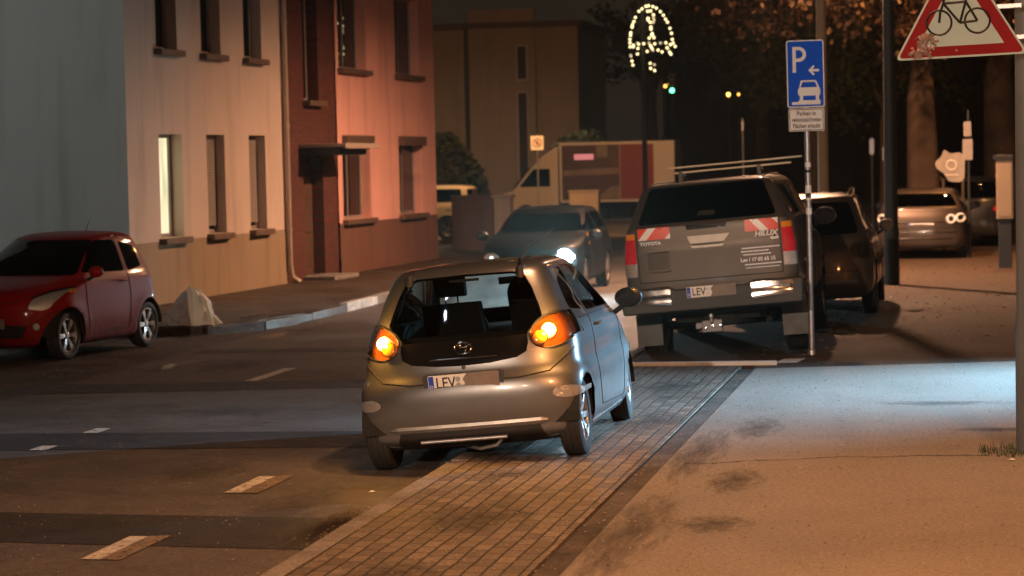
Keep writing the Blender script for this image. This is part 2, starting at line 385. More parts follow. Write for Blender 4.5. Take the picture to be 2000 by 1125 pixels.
def car(name,loc,yaw,roll,label,cat,sp,group=None):
    root=empty(name,loc,(0,-roll,yaw)); tag(root,label,cat,group)
    rad=sp['rad']; ya,yf=sp['axles']; hw=sp['track']; arch=sp.get('arch',rad+.045); az=sp.get('az',rad)
    bm=shell(sp['rows'],sp.get('nr',2.6),sp.get('nf',2.4),sp.get('barrel',.03),sp.get('sub',5),[(ya,az),(yf,az)],arch,sp.get('fo',.018))
    sf=Surf(bm); ym=(ya+yf)/2; W=sp['w']
    pm=sp['paint']
    parts=[]
    for i,(nm,poly,ax,cond,mm,kw) in enumerate(sp['cuts']):
        cut(bm,poly,ax,cond,i+1); parts.append((i+1,nm,mm,kw))
    for y in (ya,yf):
        for s in (1,-1): cut(bm,[(y+arch*math.cos(t),az+arch*math.sin(t)) for t in [2*math.pi*k/28 for k in range(28)]],'x',lambda c,s=s:c.x*s>W*sp.get('archx',.45) and c.z<az+arch+.1,99)
    drop(bm,99)
    body=take(bm,0,'body',pm,root)
    inner=take(bm,0,'interior_lining',M['dark'],root,off=-.025)
    for i,nm,mm,kw in parts:
        o=take(bm,i,nm,mm,root,off=kw.get('off',0),thick=kw.get('thick',0))
        if kw.get('under'): take(bm,i,nm+'_housing',kw['under'],o,off=-.03)
    bm.free()
    liners(root,W,(ya,yf),arch-.055,az)
    wp=wheel_proto(rad,sp.get('tw',.18),sp.get('rim',rad*.64),sp.get('spokes',5),sp.get('rimmat','alloy'))
    place_wheels(root,wp,hw-.01-sp.get('tw',.18)/2+.02,ya,yf,rad,sp.get('steer',0))
    if sp.get('seats'): box_interior(root,*sp['seats'])
    # seams
    for kind,pts in sp.get('seams',()):
        mb=MB()
        if kind=='r': seam(mb,lambda x,z:sf.rear(x,z),pts)
        elif kind=='f': seam(mb,lambda x,z:sf.t.ray_cast(Vector((x,9,z)),Vector((0,-1,0)))[:2],pts)
        elif kind=='t': seam(mb,lambda x,y:sf.top(x,y),pts)
        else:
            seam(mb,lambda y,z:sf.side(y,z,-1),pts); mb.build('panel_gap',M['dark'],root,smooth=True); mb=MB(); seam(mb,lambda y,z:sf.side(y,z,1),pts)
        mb.build('panel_gap',M['dark'],root,smooth=True)
    for (y,z) in sp.get('handles',()):
        for s in (1,-1):
            h,n=sf.side(y,z,s)
            if h is None: continue
            m=MB(); m.tube([h+n*.0+Vector((0,-.085,0)),h+n*.03+Vector((0,-.06,0)),h+n*.034+Vector((0,0,.004)),h+n*.03+Vector((0,.06,0)),h+Vector((0,.085,0))],[.01,.012,.013,.012,.01],8); m.build('door_handle',sp.get('hmat',pm),root,smooth=True)
    # underfloor
    m=MB(); zb=sp['rows'][0][0]; m.box((0,ym,zb+.03),(W*1.2,yf-ya+.2,.06)); m.tube([(-W+.15,ya,rad),(W-.15,ya,rad)],.05); m.tube([(-W+.15,yf,rad),(W-.15,yf,rad)],.04); m.build('underbody',M['dark'],root)
    return root,sf
rearc=lambda y,z=0:(lambda c:c.y<y and c.z>z)
frontc=lambda y,z=0:(lambda c:c.y>y and c.z>z)
def sidec(s,zmin=.8): return lambda c:c.x*s>.3 and c.z>zmin
# ---- near hatchback ------------------------------------------------------
P_taupe=paint('grey_taupe_lacquer',(.215,.225,.235),.30,.8)
gl_r=[(0,1.392),(.36,1.385),(.45,1.35),(.50,1.26),(.555,1.12),(.575,1.05),(.53,1.02),(.475,.95),(.47,.93)]
bl_r=[(.47,.93),(.475,.87),(.46,.81),(.39,.775),(.2,.752),(0,.745)]
glass_poly=gl_r+[(-x,z) for x,z in gl_r[:0:-1]]
black_poly=bl_r+[(-x,z) for x,z in bl_r[-2::-1]]
lamp=ell(.66,.945,.175,.115,24,.30)
refl=ell(.735,.50,.105,.042,18,-.05)
ws_f=rnd([(-.66,1.03),(.66,1.03),(.53,1.385),(-.53,1.385)],.05)
q_win=rnd([(.60,1.07),(.70,1.27),(.86,1.365),(1.06,1.375),(1.08,1.03)],.04)
d_win=rnd([(1.15,1.02),(1.13,1.378),(1.72,1.375),(1.98,1.28),(2.35,1.04),(2.35,1.0)],.04)
cuts=[('rear_window',glass_poly,'y',rearc(.8),M['glassclear'],{}),
 ('tailgate_panel',black_poly,'y',rearc(.8),M['blackgloss'],{}),
 ('tail_lamp',lamp,'y',rearc(.62),M['clearlens'],{'off':.006,'under':M['lampwell']}),
 ('tail_lamp',mir(lamp),'y',rearc(.62),M['clearlens'],{'off':.006,'under':M['lampwell']}),
 ('reflector',refl,'y',rearc(.6),M['greylens'],{'off':.012}),
 ('reflector',mir(refl),'y',rearc(.6),M['greylens'],{'off':.012}),
 ('windscreen',ws_f,'y',frontc(1.6,.9),glass('fogged_windscreen',(.42,.58,.56),.05,.7,(.8,.85,.85)),{})]
cuts.append(('bumper_valance',[(-.58,.1),(.58,.1),(.52,.282),(-.52,.282)],'y',rearc(.75),M['black'],{}))
for s in (1,-1):
    cuts+= [('side_window',q_win,'x',sidec(s,.95),M['glassdark'],{}),('side_window',d_win,'x',sidec(s,.95),M['glass'],{})]
fl=ell(.55,.74,.16,.09,18,.25)
for pl_ in (fl,mir(fl)): cuts.append(('headlamp',pl_,'y',frontc(2.6,.5),M['clearlens'],{'off':.004,'under':M['reflector']}))
aygo=dict(rows=[(.15,.20,3.24,.74,.24,.5),(.22,.07,3.34,.80,.22,.6),(.29,.05,3.36,.825,.23,.62),(.40,.015,3.38,.835,.25,.65),(.53,.0,3.39,.842,.29,.7),(.62,.015,3.38,.838,.33,.72),(.70,.06,3.35,.825,.36,.75),(.80,.085,3.28,.82,.40,.8),(.90,.12,3.10,.805,.38,.8),(.98,.16,2.78,.78,.36,.6),(1.03,.185,2.64,.755,.33,.45),(1.15,.25,2.44,.695,.29,.4),(1.28,.32,2.22,.64,.27,.4),(1.37,.375,2.04,.598,.26,.4),(1.415,.42,1.90,.565,.27,.4),(1.445,.50,1.72,.50,.28,.4),(1.46,.65,1.5,.36,.2,.3),(1.466,.8,1.3,.15,.1,.1)],
 rad=.285,archx=.93,axles=(.42,2.75),track=.79,w=.83,tw=.165,rim=.185,spokes=7,arch=.315,nr=2.7,nf=2.3,paint=P_taupe,cuts=cuts,seats=(.7,.75,2.3,.72,1.2,2.45),
 seams=[('r',[(-.78,.80),(-.62,.66),(-.40,.635),(.40,.635),(.62,.66),(.78,.80)]),('s',[(1.10,1.40),(1.09,.98),(1.02,.62),(1.12,.30),(2.28,.26)]),('s',[(2.42,.98),(2.36,.60),(2.28,.26)]),('r',[(-.62,1.30),(-.66,1.12)]),('s',[(.72,.99),(1.6,.985),(2.42,.97)]),('f',[(-.6,.95),(-.3,.6),(.3,.6),(.6,.95)])],
 handles=[(1.28,.90)],barrel=.035,fo=.022,steer=R(4))
hatch,sf=car('hatchback',(-3.49,16.91,-.058),0,R(4.4),'grey-taupe small hatchback seen from behind with both orange indicators lit, half on the paved strip','car',aygo)
def on_rear(x,z,sf=sf): return sf.rear(x,z)
def bulb(root_part,sf,x,z,r,m,name,bulge=.02,seg=24,lift=.01):
    h,n=sf.rear(x,z); q=Vector((0,0,1)).rotation_difference(n).to_matrix().to_4x4(); X=Matrix.Translation(h+n*lift)@q
    mb=MB(); mb.lathe([(r*math.cos(t),bulge*math.sin(t)) for t in [math.pi/2*k/6 for k in range(7)]][::-1]+[(r,-.02)],seg,X)
    return mb.build(name,m,root_part,smooth=True)
E_amb=emis('lit_indicator',(1.0,.42,.08),9); E_core=emis('lit_indicator_core',(1,.72,.35),40)
lamps=[o for o in hatch.children if o.name.startswith('tail_lamp')]
for o in lamps:
    s=1 if sum(v.co.x for v in o.data.vertices)>0 else -1
    # glowing indicator with a dark reversing lamp overlapping its inner lower edge
    bulb(o,sf,s*.62,.945,.054,E_amb,'indicator_bulb',.02,lift=.004)
    bulb(o,sf,s*.62,.945,.04,E_core,'indicator_core',.01,lift=.022)
    rb=bulb(o,sf,s*.555,.893,.055,M['amberlens'],'reversing_lamp',.02,lift=.018)
    h,n=sf.rear(s*.555,.893); q=Vector((0,0,1)).rotation_difference(n).to_matrix().to_4x4(); mb=MB()
    mb.lathe([(.055+.004*math.cos(t),.02+.004*math.sin(t)) for t in [2*math.pi*k/6 for k in range(7)]],24,Matrix.Translation(h+n*.006)@q); mb.build('lamp_ring',M['chrome'],o,smooth=True)
    h,n=sf.rear(s*.66,.945); mb=MB()
    pts=[]
    for u,v in ell(.66,.945,.178,.118,36,.30):
        hh=sf.rear(s*u,v)
        if hh[0] is not None and hh[0].y<.7: pts.append(hh[0]+hh[1]*.005)
    mb.tube(pts+[pts[0]],.004,6); mb.build('lamp_rim',M['black'],o,smooth=True)
# glass hinges, roof aerial, badge, handle, trims
for s in (1,-1):
    h,n=sf.rear(s*.415,1.375); mb=MB(); mb.tube([h+Vector((0,.08,.045)),h+Vector((0,-.005,.02)),h+Vector((0,-.02,-.03)),h+Vector((0,-.012,-.075))],[.026,.03,.03,.022],10); mb.build('tailgate_hinge',M['black'],hatch,smooth=True)
mb=MB(); mb.tube([(.40,.50,1.43),(.42,.44,1.47),(.47,.62,1.56),(.60,1.0,1.66)],[.014,.012,.006,.0035],8); mb.build('aerial',M['black'],hatch,smooth=True)
mb=MB()
def torus_on(mb,cx,cz,rx,rz,r,sf,lift=.008,rot=0):
    P=[]
    for u,v in ell(cx,cz,rx,rz,24,rot):
        h,n=sf.rear(u,v); P.append(h+n*lift)
    mb.tube(P+[P[0],P[1]],r,6,False)
torus_on(mb,0,.87,.062,.042,.0055,sf); torus_on(mb,0,.87,.022,.038,.0045,sf); torus_on(mb,0,.892,.045,.016,.0045,sf)
mb.build('badge',M['chrome'],hatch,smooth=True)
mb=MB(); P=[]
for k in range(15):
    u=-.25+.5*k/14; h,n=sf.rear(u,.80); P.append(h+n*.006)
mb.tube(P,.006,6); mb.build('tailgate_strip',M['chrome'],hatch,smooth=True)
mb=MB(); h,n=sf.rear(0,.735); mb.lathe([(0,.008),(.012,.006),(.016,0)],14,Matrix.Translation(h)@Vector((0,0,1)).rotation_difference(n).to_matrix().to_4x4()); mb.build('lock',M['black'],hatch,smooth=True)
h,n=sf.rear(0,.64)
mb=MB(); mb.prism(rnd([(-.29,-.082),(.29,-.082),(.30,.07),(-.30,.07)],.03),.02,-.006); mb.bm.transform(Matrix.Translation((0,h.y,.635))); mb.build('plate_recess',M['black'],hatch)
plate(hatch,(0,h.y-.008,.637),.52,.115,'LEV',R(6))
def trim(root,sf,x0,x1,z,hgt,m,name,lift=.014,tap=.05):
    mb=MB(); n=24; A=[];B=[]
    for k in range(n+1):
        u=x0+(x1-x0)*k/n; e=min(1,min(u-x0,x1-u)/tap+.15)**.6
        for L_,sg in ((A,1),(B,-1)):
            q=sf.rear(u,z+sg*hgt/2*e); L_.append(q[0]+q[1]*lift)
    C=[(a+b)/2+Vector((0,-.012,0)) for a,b in zip(A,B)]
    for k in range(n):
        mb.quad([A[k],A[k+1],C[k+1],C[k]]); mb.quad([C[k],C[k+1],B[k+1],B[k]])
        mb.quad([B[k],B[k+1],B[k+1]+Vector((0,.03,0)),B[k]+Vector((0,.03,0))]); mb.quad([A[k],A[k+1],A[k+1]+Vector((0,.03,0)),A[k]+Vector((0,.03,0))])
    return mb.build(name,m,root,smooth=True)
trim(hatch,sf,-.58,.58,.315,.045,mat('silver_trim',(.36,.35,.33),.42,.6,.3),'bumper_strip')
mb=MB(); mb.tube([(-.36,.035,.215),(.28,.035,.215)],.014,10); mb.build('tow_bar',M['steel'],hatch,smooth=True)
mb=MB(); mb.tube([(-.1,.35,.14),(.05,.14,.13),(.18,.12,.15),(.22,.12,.19)],.013,8); mb.build('exhaust',M['steel'],hatch,smooth=True)
mb=MB()
for s in (1,-1): mb.prism(rnd([(s*.50,.18),(s*.60,.18),(s*.70,.20),(s*.70,.24),(s*.5,.24)],.01),.18,.20)
mb.build('tow_eye_cover',M['black'],hatch)
for s in (1,-1): side_mirror(hatch,(s*.93,2.30,1.03),s,M['black'],1.05)
for s in (1,-1):
    mb=MB(); mb.prism(rnd([(.72,.20),(2.32,.20),(2.32,.27),(.72,.26)],.02),s*.80,s*.775,lambda u,v,q:(q,u,v)); mb.build('side_sill',P_taupe,hatch,bevel=.01)
mb=MB(); mb.box((0,2.2,1.26),(.2,.03,.06)); mb.build('interior_mirror',M['black'],hatch,bevel=.01)
mb=MB(); h,n=sf.rear(0,1.34); mb.box((0,h.y+.03,1.35),(.22,.02,.02)); mb.build('brake_lamp',M['black'],hatch)
# wiper on windscreen side of the rear window and child seat silhouette
mb=MB(); mb.prism(rnd([(.10,.86),(.42,.86),(.44,1.25),(.36,1.31),(.16,1.31),(.08,1.22)],.06),1.55,1.68); mb.build('headrest_cover',M['cloth'],hatch,bevel=.02)

# ---- pickup with canopy ---------------------------------------------------
P_bronze=paint('dark_bronze_lacquer',(.10,.088,.078),.42,.6,(.07,.06,.05),.35)
P_gl=rnd([(-.745,1.545),(.745,1.545),(.61,1.92),(-.61,1.92)],.05)
cuts=[('canopy_window',P_gl,'y',rearc(.7,1.3),M['glassdark'],{'off':.004})]
lp=rnd([(.785,1.0),(.93,1.02),(.925,1.46),(.80,1.46)],.02)
def seg_poly(z0,z1): return [(.782,z0),(.95,z0),(.95,z1),(.782,z1)]
for sgn in (1,-1):
    f=(lambda p:p) if sgn>0 else mir
    for (a,b,mm,nm) in ((1.0,1.14,M['greylens'],'reversing_lamp'),(1.14,1.40,M['redlens'],'tail_lamp'),(1.40,1.46,M['amberlens'],'indicator')):
        cuts.append((nm,f(seg_poly(a,b)),'y',rearc(.14,.9),mm,{'off':.008}))
for s in (1,-1):
    cuts+= [('side_window',rnd([(.40,1.52),(.52,1.84),(1.75,1.86),(1.75,1.52)],.05),'x',sidec(s,1.3),M['glassdark'],{}),
            ('side_window',rnd([(1.95,1.45),(1.95,1.84),(2.62,1.83),(2.62,1.42)],.05),'x',sidec(s,1.3),M['glassdark'],{}),
            ('side_window',rnd([(2.70,1.42),(2.70,1.82),(2.98,1.78),(3.42,1.52),(3.45,1.42)],.04),'x',sidec(s,1.3),M['glassdark'],{})]
cuts.append(('windscreen',rnd([(-.78,1.36),(.78,1.36),(.64,1.86),(-.64,1.86)],.05),'y',frontc(2.8,1.2),M['glassdark'],{}))
hil=dict(rows=[(.56,.14,5.12,.86,.18,.5),(.64,.05,5.26,.915,.14,.5),(.85,.03,5.30,.935,.13,.5),(1.05,.03,5.24,.935,.12,.5),(1.17,.03,4.95,.93,.12,.5),(1.25,.03,4.1,.925,.12,.4),(1.32,.035,3.85,.915,.12,.35),(1.48,.045,3.65,.895,.12,.3),(1.53,.06,3.58,.87,.12,.3),(1.75,.20,3.32,.785,.15,.3),(1.88,.29,3.12,.73,.18,.3),(1.935,.36,2.98,.665,.2,.3),(1.96,.5,2.8,.55,.2,.3),(1.975,.8,2.5,.25,.1,.1)],
 rad=.385,axles=(1.26,4.345),track=.90,w=.93,tw=.26,rim=.22,spokes=6,arch=.47,az=.46,nr=3.6,nf=2.6,paint=P_bronze,cuts=cuts,barrel=.02,fo=.03,
 seams=[('r',[(-.765,.93),(-.765,1.52)]),('r',[(.765,.93),(.765,1.52)]),('r',[(-.765,.93),(.765,.93)]),('r',[(-.765,1.53),(.765,1.53)]),('s',[(.05,1.5),(1.83,1.5)]),('s',[(1.84,1.9),(1.84,.62)]),('s',[(2.66,1.86),(2.64,1.0),(2.7,.62)]),('s',[(3.5,1.4),(3.42,.62)])],
 handles=[(1.98,1.28),(2.76,1.26)])
pick,sp_=car('pickup_truck',(-2.55,25.5,-.055),0,R(4.2),'dark bronze pickup with canopy, chrome bumper ends and red-white striped markers behind the parking sign','pickup',hil)
def rr(x,z,l=.006): h,n=sp_.rear(x,z); return h+n*l
# tailgate press lines, handle, markers, lettering
def patch(root,sf,poly,m,name,lift=.004,dep=.006):
    if len(poly) in (3,4):      # lay the film on the curved sheet metal
        q=[Vector(p) for p in poly]; q=q+[q[2]] if len(q)==3 else q; mb=MB(); G=[]
        for j in range(5):
            row=[]
            for i in range(11):
                u,v=i/10,j/4; p=(q[0]*(1-u)+q[1]*u)*(1-v)+(q[3]*(1-u)+q[2]*u)*v; row.append(mb.bm.verts.new(sf.rear(p.x,p.y)[0]+Vector((0,-lift,0))))
            G.append(row)
        for j in range(4):
            for i in range(10): mb.bm.faces.new((G[j][i],G[j][i+1],G[j+1][i+1],G[j+1][i]))
        bmesh.ops.remove_doubles(mb.bm,verts=mb.bm.verts,dist=1e-5)
        return mb.build(name,m,root)
    h=[sf.rear(*p) for p in poly]; mb=MB()
    A=[mb.bm.verts.new(q[0]+Vector((0,-lift,0))) for q in h]; B=[mb.bm.verts.new(q[0]+Vector((0,dep,0))) for q in h]; n=len(A)
    mb.bm.faces.new(A); 
    for k in range(n): mb.bm.faces.new((A[k],A[(k+1)%n],B[(k+1)%n],B[k]))
    return mb.build(name,m,root)
M['tape_red']=mat('reflective_red',(.75,.05,.02),.35,var=.1); M['tape_white']=mat('reflective_white',(.88,.88,.86),.35,var=.05)
for s,(x0,x1) in ((1,(.40,.75)),(-1,(-.75,-.40))):
    a,b=1.385,1.510
    pr=patch(pick,sp_,[(x0,a),(x1,a),(x1,b),(x0,b)],M['tape_red'],'warning_marker',.003)
    w_=.105; sh=.11
    for xs in ((x0+.00,) if s<0 else (x0+.05,)):
        if s<0: q=[(xs+.0,a),(xs+.09,a),(xs+.09+sh,b),(xs+.0+sh,b)]; q2=[(x1-.06,a),(x1,a),(x1,a+.06)]
        else: q=[(xs+sh,a),(xs+sh+.09,a),(xs+.09,b),(xs,b)]; q2=[(x1-.06,b),(x1,b),(x1,b-.06)]
        patch(pr,sp_,q,M['tape_white'],'white_stripe',.005); patch(pr,sp_,q2,M['tape_white'],'white_stripe',.005)
patch(pick,sp_,rnd([(-.22,1.39),(-.19,1.31),(.17,1.31),(.24,1.39)],.01),M['silver'],'tailgate_handle',.022)
patch(pick,sp_,rnd([(-.17,1.26),(.15,1.26),(.17,1.285),(-.19,1.285)],.008),M['silver'],'tailgate_handle',.018)
patch(pick,sp_,rnd([(-.16,1.30),(.14,1.30),(.14,1.29),(-.16,1.29)],.003),M['ink'],'handle_gap',.023)
patch(pick,sp_,rnd([(-.22,1.46),(.20,1.46),(.21,1.51),(-.23,1.51)],.012),M['blackgloss'],'brake_lamp',.012)
patch(pick,sp_,rnd([(-.10,1.60),(.10,1.60),(.08,1.65),(-.08,1.65)],.012),M['black'],'canopy_handle',.03)
mb=MB(); seam(mb,sp_.rear,[(-.66,1.245),(-.43,1.245)],.006); seam(mb,sp_.rear,[(-.66,1.05),(-.64,1.035),(-.44,1.035),(-.42,1.05)],.006); mb.build('tailgate_pressing',P_bronze,pick,smooth=True)
patch(pick,sp_,[(-.66,1.06),(-.43,1.06),(-.43,1.24),(-.66,1.24)],mat('recess_shade',(.06,.05,.042),.4,.5,.5),'tailgate_recess_shade',.001)  # flush patch; the shade of the recess is put into a darker colour
V=Vector
def tx(txt,x,z,size,m,name,sx=1,bold=0,align='LEFT',shear=0):
    h,n=sp_.rear(x,z); return text_mesh(name,txt,size,m,pick,facing((x,h.y-.03,z),(1,0,0),(0,0,1)),.003,align,bold,sx,shear)
tx('TOYOTA',-.73,1.345,.050,M['steel'],'maker_lettering',1.1,.001)
tx('HILUX',.50,1.352,.075,M['plate'],'model_lettering',1.1,.003,shear=.2)
tx('4x4',.66,1.30,.045,M['plate'],'model_lettering',1.3,.003)
tx('Lev / 17 02 65 15',.33,1.085,.055,M['steel'],'phone_lettering',.95,.001)
mb=MB()
for i,(z,x0,x1) in enumerate(((1.21,.35,.74),(1.175,.34,.62),(1.14,.36,.64),(1.035,.37,.74),(1.0,.38,.74))):
    u=x0
    while u<x1:
        wd=random.uniform(.012,.03); h,n=sp_.rear(u+wd/2,z); mb.box((u+wd/2,h.y-.004,z),(wd,.004,.012 if i<4 else .008)); u+=wd+.006
o=mb.build('worn_lettering',M['steel'],pick)
# bumper, plate, hitch
mb=MB(); mb.prism(rnd([(-.96,.60),(.96,.60),(.98,.86),(.45,.88),(.40,.84),(-.40,.84),(-.45,.88),(-.98,.86)],.03),.10,-.10); mb.build('rear_bumper',M['black'],pick,bevel=.02)
for s in (1,-1):
    mb=MB()
    prof=[(-.10,.855),(-.125,.85),(-.13,.80),(-.115,.79),(-.125,.775),(-.125,.71),(-.10,.70)]
    xs=[.425,.43,.6,.8,.92,.985,1.0]; offs=[.03,0,0,.01,.04,.14,.26]
    rows=[]
    for x,o in zip(xs,offs):
        zz=lambda z:z-(.03*max(0,(.75-x)/.35) if z<.76 else 0)
        rows.append([mb.bm.verts.new((s*x,y+o,zz(z))) for y,z in prof])
    for a,b in zip(rows,rows[1:]):
        for k in range(len(prof)-1): mb.bm.faces.new((a[k],b[k],b[k+1],a[k+1]))
    mb.build('bumper_end',M['chrome'],pick,smooth=True)
plate(pick,(0,-.110,.80),.52,.115,'LEV',R(3))
mb=MB(); mb.box((-.03,.0,.42),(.22,.05,.13)); mb.box((-.16,.0,.43),(.1,.04,.07)); mb.tube([(0,.25,.47),(0,0,.46)],.04); mb.build('tow_bracket',mat('tow_steel',(.16,.16,.17),.35,.8),pick,bevel=.008)
mb=MB(); mb.lathe([(0,.09),(.022,.082),(.028,.06),(.022,.035),(.015,.03),(.015,0)],14,Matrix.Translation((-.03,-.06,.47))); mb.tube([(-.03,-.06,.48),(-.03,.0,.44)],.016); mb.build('tow_ball',M['steel'],pick,smooth=True)
for k,x in enumerate((-.1,-.02,.06)):
    mb=MB(); mb.lathe([(0,.02),(.016,.018),(.018,0)],6,Matrix.Translation((x,-.026,.42-.02*(k==0)))@Matrix.Rotation(R(90),4,'X')); mb.build('bolt',M['chrome'],pick)
for s in (1,-1):
    mb=MB(); mb.box((s*.80,.72,.42),(.28,.012,.42),rx=R(-4)); mb.build('mud_flap',M['black'],pick)
    side_mirror(pick,(s*1.07,3.2,1.42),s,M['chrome'] if s>0 else M['black'],1.3)
M['barpaint']=mat('pale_bar',(.80,.70,.52),.45,var=.1)
for y,x0,x1,z in ((1.35,-.44,.86,2.075),(1.75,-.57,.96,2.135)):
    mb=MB(); mb.box(((x0+x1)/2,y,z),(x1-x0,.05,.022)); mb.build('roof_bar',M['barpaint'],pick,bevel=.008)
for y in (1.35,1.75):
    for x in (-.38,.5): mb=MB(); mb.box((x,y,2.02),(.05,.05,.13)); mb.build('bar_foot',M['black'],pick,bevel=.006)
mb=MB()
for s in (1,-1): mb.tube([(s*.60,.55,1.965),(s*.61,1.2,1.985),(s*.60,2.6,1.975)],.013,8)
mb.build('roof_rail',M['chrome'],pick,smooth=True)
mb=MB(); mb.box((0,1.2,.62),(1.2,2.2,.12)); mb.box((.0,.45,.5),(.9,.08,.1)); mb.box((.45,2.6,.5),(.08,4,.12)); mb.box((-.45,2.6,.5),(.08,4,.12)); mb.tube([(.55,.3,.42),(.55,1.4,.45)],.035); mb.build('chassis',M['dark'],pick)
mb=MB(); mb.lathe([(0,-.12),(.36,-.12),(.385,-.05),(.385,.05),(.36,.12),(.2,.12),(0,.1)],24,Matrix.Translation((0,.75,.52))); mb.build('spare_wheel',M['rubber'],pick,smooth=True)
# ---- red microcar and other vehicles --------------------------------------
P_red=paint('red_lacquer',(.27,.004,.003),.5,.0,(.05,.008,.006),.3); P_red.node_tree.nodes['Principled BSDF'].inputs['Specular IOR Level'].default_value=.2
iq_ws=rnd([(-.70,1.0),(.70,1.0),(.56,1.41),(-.56,1.41)],.05)
hl=[(.50,.63),(.66,.61),(.72,.64),(.81,.85),(.80,.88),(.66,.84),(.52,.76)]
cuts=[('windscreen',iq_ws,'y',frontc(1.1,.9),M['glassdark'],{}),('rear_window',rnd([(-.62,.98),(.62,.98),(.54,1.38),(-.54,1.38)],.05),'y',rearc(.6,.9),M['glassdark'],{})]
for p in (hl,mir(hl)): cuts.append(('headlamp',rnd(p,.03),'y',frontc(2.0,.5),M['clearlens'],{'off':.006,'under':M['reflector']}))
for s in (1,-1):
    cuts+= [('side_window',rnd([(.98,1.0),(.98,1.40),(1.40,1.40),(1.62,1.28),(1.98,1.02)],.05),'x',sidec(s,.9),M['glassdark'],{}),
            ('side_window',rnd([(.50,1.04),(.55,1.30),(.90,1.38),(.90,1.0)],.05),'x',sidec(s,.9),M['glassdark'],{}),
            ('indicator',rnd([(2.30,.80),(2.44,.80),(2.44,.85),(2.26,.865)],.02),'x',lambda c,s=s:c.x*s>.5 and c.y>2,M['amberlens'],{'off':.008})]
iq=dict(rows=[(.16,.14,2.84,.74,.3,.5),(.22,.05,2.93,.81,.35,.55),(.4,.0,2.98,.84,.4,.6),(.55,.0,2.985,.845,.4,.6),(.70,.02,2.95,.84,.4,.6),(.82,.05,2.84,.83,.38,.6),(.91,.08,2.60,.815,.35,.6),(.97,.10,2.36,.79,.33,.45),(1.01,.12,2.24,.77,.3,.4),(1.2,.19,1.93,.70,.27,.35),(1.35,.26,1.65,.64,.25,.3),(1.43,.32,1.50,.59,.25,.3),(1.475,.42,1.35,.5,.25,.3),(1.495,.58,1.15,.35,.2,.2),(1.502,.7,1.0,.15,.1,.1)],
 rad=.29,axles=(.455,2.455),track=.80,w=.84,tw=.175,rim=.205,spokes=6,arch=.345,nr=2.7,nf=2.4,paint=P_red,cuts=cuts,barrel=.03,fo=.02,
 seams=[('s',[(.96,1.42),(.94,.7),(1.0,.3),(2.0,.27),(2.05,.7),(2.02,1.0)]),('f',[(-.78,.6),(-.5,.42),(.5,.42),(.78,.6)]),('f',[(-.62,.82),(-.3,.70),(.3,.70),(.62,.82)])],
 handles=[(1.12,.88)])
red,srf=car('microcar',(-10.98,29.98,-.11),R(171),0,'dark red two-door microcar parked facing the camera at the left kerb','car',iq)
for s in (1,-1): side_mirror(red,(s*.90,1.92,1.03),s,P_red,.9)
mb=MB()
seam(mb,lambda y,z:srf.side(y,z,-1),[(1.0,1.43),(.9,1.44),(.6,1.36)],.006); mb.build('window_trim',M['chrome'],red)
mb=MB(); mb.tube([(.0,.55,1.5),(-.02,.50,1.62),(-.03,.44,1.68)],[.01,.005,.003]); mb.build('aerial',M['black'],red)
mb=MB(); mb.prism(rnd([(-.45,.30),(.45,.30),(.52,.44),(-.52,.44)],.04),2.99,2.95); mb.build('grille',M['black'],red,bevel=.01)
plate(red,(0,0,0),.50,.11,'',mtx=Matrix.Translation((0,3.0,.46))@Matrix.Rotation(math.pi,4,'Z'),smear=True)
for s in (1,-1):
    mb=MB(); mb.lathe([(0,.01),(.04,.008),(.045,0)],14,Matrix.Translation((s*.60,2.86,.42))@Matrix.Rotation(R(-90),4,'X')); mb.build('fog_lamp',M['reflector'],red)
